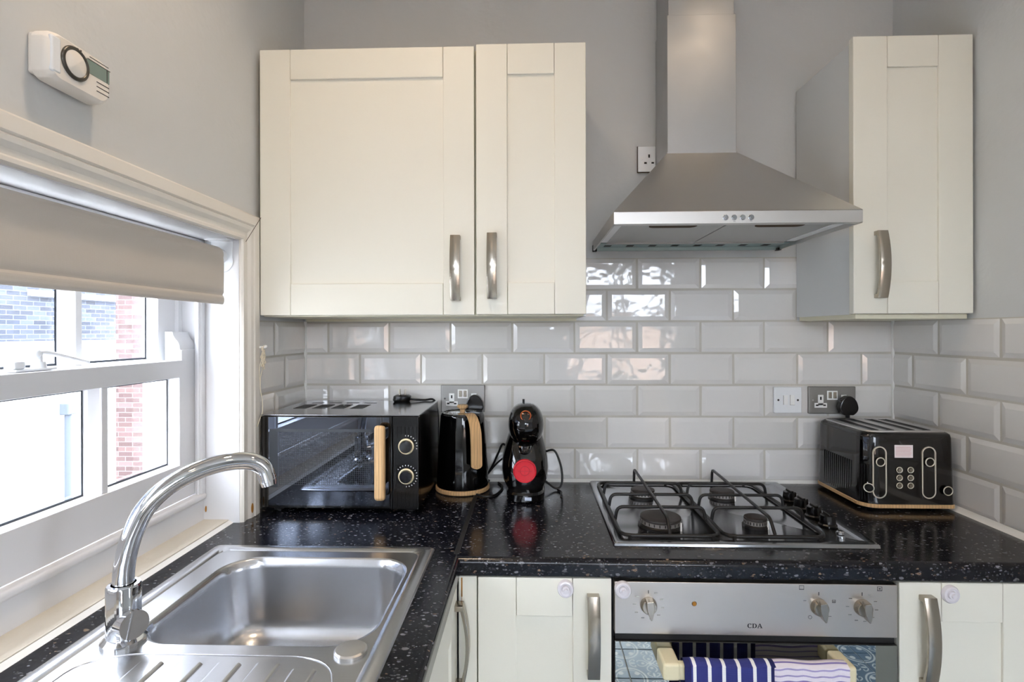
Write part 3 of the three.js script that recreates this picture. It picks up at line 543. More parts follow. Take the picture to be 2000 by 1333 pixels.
// ---------------------------------------------------------------- gas hob
{
  const x0 = 0.19, x1 = 0.783, z0 = 0.018, z1 = 0.528, y = WT;
  const t = thing('gas_hob', 'four-burner steel gas hob set in the black worktop', 'hob', [0.49, y, 0.27]);
  const rings = [[0, 0.001, 0.006], [0.001, 0.006, 0.006], [0.004, 0.0085, 0.006], [0.022, 0.008, 0.006], [0.028, 0.0045, 0.012]].map(([i, h, r]) => rrRing(x0 + i, z0 + i, x1 - i, z1 - i, r, y + h));
  part(t, 'plate', loft(rings, false, true, 0.5), M.hobSteel);
  const bs = [[0.328, 0.172, 0.034], [0.324, 0.402, 0.05], [0.553, 0.18, 0.034], [0.556, 0.403, 0.027]];
  for (const [x, z, r] of bs) {
    const b = part(t, 'burner', [lathe([[r * 0.99, 0.0115], [r * 0.99, 0.0205], [r * 0.9, 0.022], [0, 0.022]]).translate(x, y, z)], M.burnerRing);
    part(b, 'burner_base', lathe([[r + 0.004, 0.0045], [r + 0.004, 0.009], [r, 0.0118], [0, 0.0118]]).translate(x, y, z), M.iron);
    part(b, 'burner_cap', lathe([[r * 0.97, 0.022], [r * 1.0, 0.0235], [r * 0.97, 0.0275], [r * 0.85, 0.029], [r * 0.5, 0.0285], [0, 0.029]]).translate(x, y, z), M.burnerCap);
    const slots = []; for (let i = 0; i < 24; i++) { const a = i * PI / 12; slots.push(box(-0.0012, 0.0012, 0.0135, 0.02, r * 0.97, r * 0.998).rotateY(a).translate(x, y, z)); }
    part(b, 'flame_port', slots, M.blackMatt).userData.kind = 'stuff';
    part(b, 'spark_plug', [cyl(0.0025, 0.002, 0.02, 10).translate(x + r * 0.8, y + 0.014, z + r * 0.8)], M.white);
  }
  for (const [a, b] of [[0.212, 0.443], [0.452, 0.684]]) {
    const zb = 0.052, zf = 0.492, yl = y + 0.0115, yh = y + 0.044, r = 0.0042, i = 0.012;
    const fr = [[a, yl, zb], [b, yl, zb], [b, yl, zf], [a, yl, zf]];
    const mid = (a + b) / 2 - 0.002;
    const g = part(t, 'pan_support', [bar([[mid, yl, zb], [b, yl, zb], [b, yl, zf], [a, yl, zf], [a, yl, zb], [mid, yl, zb]], 0.0048, 0.03)], M.iron);
    for (const z of [0.172, 0.28, 0.385]) { part(g, 'cross_bar', bar([[a + 0.003, yl, z], [a + 0.008, yh, z], [b - 0.008, yh, z], [b - 0.003, yl, z]], r, 0.016), M.iron); }
    part(g, 'cross_bar', bar([[mid, yl, zb], [mid, yh + 0.012, zb + 0.006], [mid, yh + 0.001, zf - 0.03], [mid, yl - 0.002, zf]], r, 0.012), M.iron);
    for (const [fx, fz] of [[a + 0.02, zb], [b - 0.02, zb], [a + 0.02, zf], [b - 0.02, zf]]) part(g, 'rubber_foot', cyl(0.004, 0.005, 0.009, 10).translate(fx, y + 0.009, fz), M.blackMatt);
  }
  for (const z of [0.205, 0.27, 0.335, 0.4]) {
    const x = 0.733, k = part(t, 'control_knob', [lathe([[0.021, 0.006], [0.021, 0.01], [0.0185, 0.013], [0.0165, 0.032], [0.014, 0.034], [0, 0.034]], 32).translate(x, y, z), box(x - 0.004, x + 0.004, y + 0.03, y + 0.038, z - 0.016, z + 0.016, 0.0015)], M.black);
  }
  part(t, 'ignition_button', lathe([[0.009, 0.006], [0.009, 0.011], [0.006, 0.013], [0, 0.013]], 24).translate(0.733, y, 0.452), M.chrome);
}

// ---------------------------------------------------------------- sink and tap
{
  const x0 = -0.709, x1 = -0.212, z0 = 0.552, z1 = 1.48, y = WT, DECK = y + 0.0025;
  const t = thing('sink', 'stainless steel inset sink with grooved drainer under the window', 'sink', [-0.46, y, 1.0]);
  const rim = [[0, 0.0005, 0.008], [0.002, 0.004, 0.01], [0.007, 0.0062, 0.012], [0.02, 0.0066, 0.018], [0.0245, 0.0055, 0.02], [0.029, 0.0025, 0.024]].map(([i, h, r]) => rrRing(x0 + i, z0 + i, x1 - i, z1 - i, r, y + h, 10));
  const bx0 = -0.636, bx1 = -0.2475, bz0 = 0.611, bz1 = 0.937;
  const deck = rrShape(x0 + 0.029, -(z1 - 0.029), x1 - 0.029, -(z0 + 0.029), 0.024), hole = rrShape(bx0, -bz1, bx1, -bz0, 0.072); deck.holes.push(new THREE.Path(hole.getPoints(14)));
  const deckG = new THREE.ShapeGeometry(deck, 14).rotateX(-PI / 2).translate(0, DECK, 0);
  part(t, 'deck', [loft(rim, false, false, 0.9), deckG], M.sink);
  const bw = [[0, 0, .072], [0.002, -0.0006, .072], [0.005, -0.003, .072], [0.0075, -0.008, .071], [0.009, -0.02, .07], [0.017, -0.12, .066], [0.021, -0.138, .064], [0.03, -0.15, .06], [0.045, -0.157, .05], [0.07, -0.16, .04], [0.15, -0.162, .012]].map(([i, h, r]) => rrRing(bx0 + i, bz0 + i, bx1 - i, bz1 - i, r, DECK + h, 12));
  const b = part(t, 'bowl', loft(bw.map((r) => r.slice().reverse()).map((r) => r), false, true, 1.2), M.sink);
  part(b, 'waste', [lathe([[0.044, 0], [0.042, 0.002], [0.034, 0.001], [0.03, -0.004], [0, -0.004]], 40).translate(-0.44, DECK - 0.1605, 0.775)], M.chrome);
  for (let i = 0; i < 5; i++) { // drainer ridges
    const x = -0.552 + i * 0.0575, s = new THREE.Shape(); s.moveTo(-0.019, 0); s.quadraticCurveTo(-0.0165, 0.0036, -0.013, 0.0036); s.lineTo(0.013, 0.0036); s.quadraticCurveTo(0.0165, 0.0036, 0.019, 0); s.closePath();
    part(t, 'drainer_ridge', extrude(s, 0.36, 0).translate(x, DECK, 0.985 + (i === 4 ? 0.012 : 0)), M.sink);
  }
  part(t, 'drainer_edge', bar([[-0.66, DECK - 0.0006, 1.42], [-0.66, DECK, 0.99], [-0.6, DECK, 0.962], [-0.33, DECK, 0.962], [-0.285, DECK, 0.985], [-0.262, DECK, 1.05], [-0.262, DECK, 1.42]], 0.0015, 0.028), M.sink);
  part(t, 'overflow_cap', lathe([[0.0245, 0], [0.0245, 0.004], [0.022, 0.0062], [0, 0.0072]], 40).translate(-0.2705, DECK, 0.949), M.steel, 'round domed steel cap in the sink corner');
}
{
  const px = -0.634, pz = 0.932, y = WT + 0.0025;
  const t = thing('kitchen_tap', 'chrome mixer tap with tall curved spout beside the sink bowl', 'tap', [px, y, pz]);
  part(t, 'base', lathe([[0.031, 0], [0.031, 0.006], [0.0265, 0.01], [0.0235, 0.012]]).translate(px, y, pz), M.chrome);
  part(t, 'body', lathe([[0.0235, 0.01], [0.0235, 0.088], [0.022, 0.091], [0.017, 0.0915]]).translate(px, y, pz), M.chrome);
  const d = V(0.88, 0.06, 0.47).normalize(), knob = new THREE.CylinderGeometry(0.021, 0.021, 0.036, 40); knob.applyQuaternion(new THREE.Quaternion().setFromUnitVectors(V(0, 1, 0), d)); knob.translate(px + d.x * 0.015, y + 0.033 + d.y * 0.015, pz + d.z * 0.015);
  part(t, 'control_knob', knob, M.chrome, 'round chrome control knob');
  const u = [0.799, -0.601], S = [[0, 0.985], [0, 1.01], [0.004, 1.04], [0.012, 1.07], [0.027, 1.103], [0.052, 1.13], [0.085, 1.149], [0.122, 1.16], [0.158, 1.1625], [0.186, 1.157], [0.202, 1.1435], [0.209, 1.122]];
  part(t, 'spout', tube(S.map(([s, h]) => [px + u[0] * s, h, pz + u[1] * s]), 0.0148, 80, 24), M.chrome);
  const e = [px + u[0] * 0.2095, 1.12, pz + u[1] * 0.2095], eg = new THREE.CylinderGeometry(0.0155, 0.0125, 0.016, 28).rotateZ(0.25).translate(e[0], e[1], e[2]);
  part(t, 'aerator', eg, M.chrome);
}

// ---------------------------------------------------------------- microwave
{
  const x0 = -0.719, x1 = -0.294, y0 = 0.914, y1 = 1.165, z0 = 0.03, zf = 0.335;
  const t = thing('microwave', 'black microwave with a beech handle standing in the corner', 'microwave', [-0.5, WT, 0.18]);
  part(t, 'cabinet', [box(x0, x1, y0, y1 - 0.001, z0, zf - 0.02, 0.003)], M.black);
  const top = part(t, 'top_panel', [box(x0 - 0.0005, x1 + 0.0005, y1 - 0.003, y1, z0, zf - 0.004, 0.0012)], M.hobSteel, 'shiny grey top panel');
  for (let i = 0; i < 4; i++) each(top, 'vent_slot', [box(x0 + 0.035 + i * 0.055, x0 + 0.073 + i * 0.055, y1, y1 + 0.0005, 0.13, 0.2), box(x0 + 0.035 + i * 0.055, x0 + 0.073 + i * 0.055, y1, y1 + 0.0005, 0.208, 0.214), box(x0 + 0.04 + i * 0.055, x0 + 0.078 + i * 0.055, y1, y1 + 0.0005, 0.085, 0.092)], M.blackMatt);
  const d = part(t, 'door', [box(x0, -0.3645, y0 + 0.002, y1 - 0.004, zf - 0.02, zf - 0.001, 0.002)], M.blackGloss);
  part(d, 'door_glass', box(x0 + 0.022, -0.372, y0 + 0.01, y1 - 0.006, zf - 0.002, zf + 0.0004), M.doorGlass, 'dark mirror-like door glass');
  const wg = []; for (let i = 0; i < 48; i++) wg.push(box(-0.668 + i * 0.0052, -0.6672 + i * 0.0052, 0.978, 1.12, zf + 0.0004, zf + 0.0006)); for (let i = 0; i < 28; i++) wg.push(box(-0.668, -0.422, 0.979 + i * 0.0052, 0.9798 + i * 0.0052, zf + 0.0004, zf + 0.0006));
  part(d, 'window_mesh', wg, M.meshGrey).userData.kind = 'stuff';
  part(d, 'window_border', [box(-0.694, -0.42, 1.12, 1.1275, zf + 0.0004, zf + 0.0007), box(-0.694, -0.672, 0.972, 1.12, zf + 0.0004, zf + 0.0006)], M.meshGrey);
  part(d, 'handle', [box(-0.405, -0.376, 0.946, 1.142, zf + 0.016, zf + 0.034, 0.009)], M.wood, 'pale beech bar handle');
  each(d, 'handle_mount', [box(-0.398, -0.378, 0.955, 0.985, zf - 0.002, zf + 0.02, 0.003), box(-0.398, -0.378, 1.103, 1.133, zf - 0.002, zf + 0.02, 0.003)], M.black);
  const p = part(t, 'control_panel', [box(-0.363, x1, y0, y1 - 0.004, zf - 0.02, zf, 0.002)], M.black);
  const ribs = []; for (let i = 0; i < 6; i++) { ribs.push(box(-0.352 + i * 0.0105, -0.3505 + i * 0.0105, 0.92, 0.965, zf - 0.001, zf + 0.0016, 0.0006), box(-0.352 + i * 0.0105, -0.3505 + i * 0.0105, 1.105, 1.135, zf - 0.001, zf + 0.0012, 0.0006)); }
  each(p, 'rib', ribs, M.black);
  for (const y of [1.083, 1.004]) {
    const k = part(p, 'knob', [cylZ(0.016, 0.014, -0.3265, y, zf + 0.006, 36)], M.blackGloss);
    part(p, 'knob_ring', [torusZ(0.0185, 0.0026, -0.3265, y, zf + 0.004)], M.ringCream, 'cream knob ring');
    const mk = []; for (let i = 0; i < 16; i++) { const a = -0.9 + i * 0.27; if (y > 1.05 && (i < 3 || i > 10)) continue; mk.push(box(-0.0007, 0.0007, 0.0265, 0.0295, 0, 0.0004).rotateZ(-a).translate(-0.3265, y, zf)); }
    part(p, 'dial_marks', mk, M.white);
  }
  for (const [x, z] of [[x0 + 0.03, 0.07], [x1 - 0.03, 0.07], [x0 + 0.03, 0.29], [x1 - 0.03, 0.29]]) part(t, 'foot', cyl(0.012, 0.013, 0.0145, 16).translate(x, WT + 0.00725, z), M.blackMatt);
  // loose plug lying on the microwave
  const q = thing('plug', 'loose black plug lying on top of the microwave', 'plug', [-0.405, y1, 0.055]);
  part(q, 'plug_body', [loft([superRing(-0.405, 0.055, 0.024, 0.02, y1 + 0.0005, 3), superRing(-0.405, 0.055, 0.0275, 0.0235, y1 + 0.006, 3), superRing(-0.403, 0.055, 0.027, 0.023, y1 + 0.018, 3), superRing(-0.403, 0.055, 0.02, 0.018, y1 + 0.022, 3)], true, true, 0.8)], M.black);
  each(q, 'pin', [box(-0.411, -0.407, y1 + 0.021, y1 + 0.041, 0.062, 0.07), box(-0.417, -0.411, y1 + 0.021, y1 + 0.038, 0.044, 0.048), box(-0.399, -0.393, y1 + 0.021, y1 + 0.038, 0.044, 0.048)], M.nickel);
  part(q, 'cord', tube([[-0.378, y1 + 0.008, 0.055], [-0.36, y1 + 0.006, 0.052], [-0.335, y1 + 0.0035, 0.04], [-0.31, y1 + 0.0035, 0.028], [-0.3, y1 - 0.02, 0.018], [-0.3, 0.95, 0.015]], 0.0033, 50), M.cable);
}

// ---------------------------------------------------------------- kettle
{
  const cx = -0.2075, cz = 0.092;
  const t = thing('kettle', 'black kettle with a beech handle and beech base ring', 'kettle', [cx, WT, cz]);
  const L = (p, n = 64) => lathe(p, n).translate(cx, WT, cz);
  part(t, 'base_ring', L([[0, 0.002], [0.081, 0.002], [0.083, 0.004], [0.083, 0.013], [0.081, 0.015], [0, 0.015]]), M.wood, 'pale beech ring round the base');
  part(t, 'body', L([[0.079, 0.0155], [0.0795, 0.02], [0.0785, 0.05], [0.075, 0.12], [0.07, 0.19], [0.067, 0.228], [0.065, 0.234], [0.062, 0.236]]), M.blackGloss);
  const lid = part(t, 'lid', L([[0.062, 0.234], [0.0585, 0.236], [0.057, 0.2345], [0.03, 0.2385], [0, 0.24]]), M.chrome);
  part(lid, 'lid_rim', new THREE.TorusGeometry(0.061, 0.003, 10, 64).rotateX(PI / 2).translate(cx, WT + 0.2355, cz), M.blackGloss);
  part(lid, 'lid_knob', L([[0.008, 0.238], [0.0075, 0.246], [0.016, 0.252], [0.0175, 0.257], [0.015, 0.2605], [0, 0.261]], 32), M.wood, 'beech lid knob');
  { // spout at the back left
    const a = [[0.066, 0.2, 0.012], [0.075, 0.215, 0.013], [0.088, 0.236, 0.009]];
    const dx = -0.55, dz = -0.83; part(t, 'spout', loft(a.map(([r, h, w]) => superRing(cx + dx * (r - w * 0.5), cz + dz * (r - w * 0.5), w, w, WT + h, 2, 20)), true, true), M.blackGloss);
  }
  { // handle: a strap bowing out towards the front right
    const ux = Math.sin(0.48), uz = Math.cos(0.48), nx = uz, nz = -ux;
    const path = [[0.05, 0.238], [0.073, 0.236], [0.094, 0.222], [0.108, 0.196], [0.113, 0.165], [0.115, 0.13], [0.116, 0.1], [0.1165, 0.088]];
    const cv = new THREE.CatmullRomCurve3(path.map(([r, h]) => V(r, h, 0)), false, 'centripetal'), n = 40;
    const strap = (off, th, w, endRound) => {
      const rings = [];
      for (let i = 0; i <= n; i++) {
        const s = i / n, p = cv.getPoint(s), tg = cv.getTangent(s), no = V(tg.y, -tg.x, 0).multiplyScalar(-1); // outward normal
        if (no.x < 0 && s > 0.3) no.negate();
        let hw = w / 2 * (0.78 + 0.22 * Math.min(1, s * 2.2)); if (s > endRound) hw *= Math.sqrt(Math.max(0.004, 1 - ((s - endRound) / (1 - endRound)) ** 2));
        const ring = []; for (const [a, b] of [[-1, 0], [-0.92, 1], [0.92, 1], [1, 0], [0.92, -0.0], [-0.92, -0.0]]) { const r = p.x + no.x * (off + th * b), h = p.y + no.y * (off + th * b); ring.push(V(cx + ux * r + nx * hw * a, WT + h, cz + uz * r + nz * hw * a)); }
        rings.push(ring);
      }
      return loft(rings, true, true, 0.5);
    };
    part(t, 'handle', strap(-0.009, 0.009, 0.036, 0.9), M.blackGloss);
    part(t, 'handle_inlay', strap(0.0, 0.0035, 0.035, 0.86), M.wood, 'beech strip on the handle');
    const q = (r, h) => [cx + ux * r, WT + h, cz + uz * r];
    part(t, 'handle_bridge', tube([q(0.072, 0.098), q(0.092, 0.098), q(0.11, 0.1)], 0.009, 16, 14), M.blackGloss);
  }
  part(t, 'cord', tube([[cx + 0.05, WT + 0.006, cz + 0.075], [-0.13, WT + 0.004, 0.18], [-0.108, WT + 0.0035, 0.17], [-0.085, WT + 0.0035, 0.08], [-0.1, WT + 0.0035, 0.03]], 0.0033, 40), M.cable);
}

// ---------------------------------------------------------------- capsule coffee machine
{
  const cx = -0.0145, y = WT;
  const t = thing('coffee_machine', 'small black capsule coffee machine with a round red tray front', 'coffee machine', [cx, y, 0.13]);
  part(t, 'base', loft([superRing(cx + 0.002, 0.135, 0.052, 0.098, y + 0.002, 3.2), superRing(cx + 0.002, 0.135, 0.056, 0.102, y + 0.006, 3.2), superRing(cx + 0.002, 0.135, 0.0565, 0.102, y + 0.024, 3.2), superRing(cx + 0.002, 0.135, 0.052, 0.096, y + 0.03, 3.2)], true, true, 0.7), M.blackGloss);
  part(t, 'body', loft([[0.03, 0.058, 0.088, 0.112], [0.05, 0.067, 0.09, 0.112], [0.08, 0.07, 0.09, 0.11], [0.11, 0.068, 0.086, 0.108], [0.14, 0.0615, 0.08, 0.102], [0.165, 0.054, 0.072, 0.096], [0.185, 0.046, 0.06, 0.09]].map(([h, rx, rz, z]) => superRing(cx, z, rx, rz, y + h, 2.7)), true, true, 1.0), M.blackGloss);
  const hs = []; for (let i = 0; i <= 20; i++) { const a = -PI / 2 + PI * i / 20, k = Math.cos(a); hs.push(superRing(cx + 0.003, 0.145, Math.max(0.001, 0.0525 * k ** 0.72), Math.max(0.001, 0.072 * k ** 0.72), y + 0.2115 + 0.062 * Math.sin(a), 2.3)); }
  const h = part(t, 'head', loft(hs, true, true, 1.2), M.blackGloss);
  const zt = 0.209;
  part(h, 'emblem', [new THREE.TorusGeometry(0.0142, 0.002, 8, 32).rotateX(-0.42).translate(cx + 0.003, y + 0.2445, zt - 0.003), box(-0.008, 0.008, -0.006, 0.006, -0.001, 0.001, 0.0008).rotateX(-0.42).translate(cx + 0.003, y + 0.2445, zt - 0.0025)], M.copper, 'copper ring emblem');
  part(h, 'emblem_cross', [box(-0.0095, 0.0095, -0.0008, 0.0008, 0, 0.0016).rotateX(-0.42).translate(cx + 0.003, y + 0.2445, zt - 0.0025), box(-0.0008, 0.0008, -0.007, 0.007, 0, 0.0016).rotateX(-0.42).translate(cx + 0.003, y + 0.2445, zt - 0.0025)], M.blackMatt);
  part(h, 'lever', [cyl(0.0035, 0.0035, 0.012, 12).translate(cx - 0.004, y + 0.277, 0.13)], M.black);
  part(h, 'outlet', lathe([[0.016, 0.136], [0.018, 0.142], [0.0205, 0.156]], 32).translate(cx, y, 0.185), M.chrome);
  const r = part(t, 'tray_front', [cylZ(0.0335, 0.01, cx, y + 0.0855, 0.203, 48, 0.0335), torusZ(0.0315, 0.002, cx, y + 0.0855, 0.2082)], M.red, 'round glossy red disc');
  part(r, 'disc_mark', [box(cx - 0.02, cx + 0.02, y + 0.0848, y + 0.0862, 0.2078, 0.2086), box(cx - 0.0007, cx + 0.0007, y + 0.07, y + 0.103, 0.2078, 0.2086), torusZ(0.013, 0.0007, cx, y + 0.0865, 0.2082)], M.redDark);
  const b = part(t, 'badge', box(cx + 0.0, cx + 0.019, y + 0.0105, y + 0.0195, 0.236, 0.2385, 0.001), std({ color: '#b9c4d6', roughness: 0.3 }), 'small silver maker badge');
  part(t, 'water_tank', loft([superRing(cx, 0.05, 0.045, 0.04, y + 0.03, 3), superRing(cx, 0.045, 0.05, 0.042, y + 0.2, 3), superRing(cx, 0.045, 0.046, 0.038, y + 0.205, 3)], true, true), M.black);
  each(t, 'cord', [tube([[cx + 0.05, y + 0.1, 0.06], [0.06, y + 0.116, 0.07], [0.075, y + 0.117, 0.075], [0.092, y + 0.085, 0.085], [0.099, y + 0.04, 0.095], [0.094, y + 0.012, 0.1], [0.08, y + 0.006, 0.1], [0.055, y + 0.02, 0.09], [0.04, y + 0.03, 0.08]], 0.0033, 70), tube([[0.085, y + 0.0035, 0.105], [0.094, y + 0.0035, 0.13], [0.092, y + 0.0035, 0.16]], 0.0033, 20), tube([[-0.07, y + 0.12, 0.05], [-0.085, y + 0.13, 0.045], [-0.1, y + 0.1, 0.04], [-0.118, y + 0.06, 0.03], [-0.14, y + 0.02, 0.025]], 0.0033, 40), tube([[-0.062, y + 0.1, 0.04], [-0.1, y + 0.07, 0.03], [-0.13, y + 0.035, 0.02], [-0.15, y + 0.01, 0.02]], 0.003, 40)], M.cable);
}

// ---------------------------------------------------------------- toaster
{
  const x0 = 0.899, x1 = 1.141, z0 = 0.014, z1 = 0.272, y = WT + 0.009, r = 0.036;
  const t = thing('toaster', 'black four-slot toaster with a beech base line in the right corner', 'toaster', [1.02, WT, 0.14]);
  const ring = (i, h) => { // front right, front left, back left, back right corners
    const o = [], R = [0.014, 0.042, 0.036, 0.03].map((q) => Math.max(0.006, q - i * 0.5)), a = x0 + i, b = x1 - i, c = z0 + i, d = z1 - i;
    [[b - R[0], d - R[0]], [a + R[1], d - R[1]], [a + R[2], c + R[2]], [b - R[3], c + R[3]]].forEach(([cx, cz], k) => { for (let q = 0; q <= 12; q++) { const w = (k + q / 12) * PI / 2; o.push(V(cx + R[k] * Math.cos(w), y + h, cz + R[k] * Math.sin(w))); } });
    return o.reverse();
  };
  part(t, 'base_band', loft([ring(0.0, 0.0), ring(-0.0015, 0.001), ring(-0.0015, 0.009), ring(0.0, 0.01)], true, true), M.wood, 'pale beech band round the base');
  each(t, 'foot', [[x0 + 0.04, z0 + 0.04], [x1 - 0.04, z0 + 0.04], [x0 + 0.04, z1 - 0.04], [x1 - 0.04, z1 - 0.04]].map(([x, z]) => cyl(0.01, 0.01, 0.01, 14).translate(x, WT + 0.005, z)), M.blackMatt);
  part(t, 'body', loft([ring(0.0, 0.0105), ring(0.001, 0.02), ring(0.003, 0.12), ring(0.0045, 0.188), ring(0.007, 0.197), ring(0.013, 0.2015), ring(0.02, 0.202)], true, true, 0.7), M.blackGloss);
  const tp = part(t, 'top_plate', loft([ring(0.017, 0.2015), ring(0.018, 0.2045), ring(0.021, 0.2055), ring(0.024, 0.204)], false, true, 0.5), M.steel, 'polished steel top plate');
  for (let i = 0; i < 4; i++) { const x = x0 + 0.048 + i * 0.042 + (i > 1 ? 0.013 : 0); part(tp, 'bread_slot', [box(x - 0.0095, x + 0.0095, y + 0.204, y + 0.2048, z0 + 0.04, z1 - 0.035, 0.0003)], M.blackMatt); each(tp, 'slot_rim', [box(x - 0.011, x - 0.0095, y + 0.2035, y + 0.2055, z0 + 0.038, z1 - 0.033), box(x + 0.0095, x + 0.011, y + 0.2035, y + 0.2055, z0 + 0.038, z1 - 0.033)], M.hobSteel); }
  const fl = []; for (let i = 0; i < 14; i++) fl.push(box(x0 + 0.0005, x0 + 0.0045, y + 0.018, y + 0.115, z0 + 0.055 + i * 0.0105, z0 + 0.0605 + i * 0.0105, 0.0018));
  for (let i = 0; i < 5; i++) { const a = 0.25 + i * 0.2, cxr = x0 + r + 0.001, czr = z1 - r; fl.push(box(-0.0025, 0.0025, y + 0.018, y + 0.115, 0, 0.003, 0.0012).rotateY(-PI / 2 + a).translate(cxr - (r - 0.003) * Math.cos(a), 0, czr + (r - 0.003) * Math.sin(a))); }
  part(t, 'flute', fl, M.black).userData.kind = 'stuff';
  const zf = z1 - 0.0012, Y = (px) => px; // front face at z1, leaning back slightly
  for (const x of [0.9405, 1.07]) {
    const a = part(t, 'lever_track', [extrude((() => { const s = rrShape(x - 0.0185, 0.935, x + 0.0185, 1.075, 0.0184), h = rrShape(x - 0.0155, 0.938, x + 0.0155, 1.072, 0.0154); s.holes.push(new THREE.Path(h.getPoints(14))); return s; })(), 0.003).translate(0, 0, zf - 0.0025)], M.ringSteel, 'oval steel outline');
    const lv = part(a, 'lever', cylZ(0.0105, 0.01, x, 1.034, zf - 0.001, 30), M.blackGloss); part(a, 'lever_ring', torusZ(0.0112, 0.0015, x, 1.034, zf + 0.0038), M.ringSteel);
  }
  for (const [x, z, yy, w] of [[0.9175, zf - 0.0085, 0.9625, -0.6], [1.1155, zf, 0.958, 0]]) {
    const k = part(t, 'dial', cylZ(0.0112, 0.014, 0, 0, -0.001, 32).rotateY(w).translate(x, yy, z), M.blackGloss); part(k, 'dial_ring', torusZ(0.0115, 0.0013, 0, 0, 0.006).rotateY(w).translate(x, yy, z), M.ringSteel);
  }
  part(t, 'dial_mark', [box(0.9075, 0.9095, 0.976, 0.979, zf - 0.001, zf + 0.0006)], M.white);
  for (let i = 0; i < 2; i++) for (let j = 0; j < 3; j++) { const x = 0.992 + i * 0.0292, yy = 1.012 - j * 0.021; const b = part(t, 'button', cylZ(0.005, 0.006, x, yy, zf, 24), M.nickel); part(b, 'button_ring', torusZ(0.0073, 0.0013, x, yy, zf + 0.001, 28), M.ringSteel); }
  const sk = part(t, 'sticker', box(0.981, 1.029, 1.0445, 1.0785, zf - 0.0035, zf - 0.0015), std({ color: '#efe3e3', roughness: 0.5 }), 'white notice sticker with pale red lines');
  part(sk, 'print', Array.from({ length: 7 }, (_, i) => box(0.984, 1.022 + (i % 3) * 0.0015, 1.049 + i * 0.0038, 1.0502 + i * 0.0038, zf - 0.0016, zf - 0.0013)), std({ color: '#e2b3b3', roughness: 0.6 }));
}

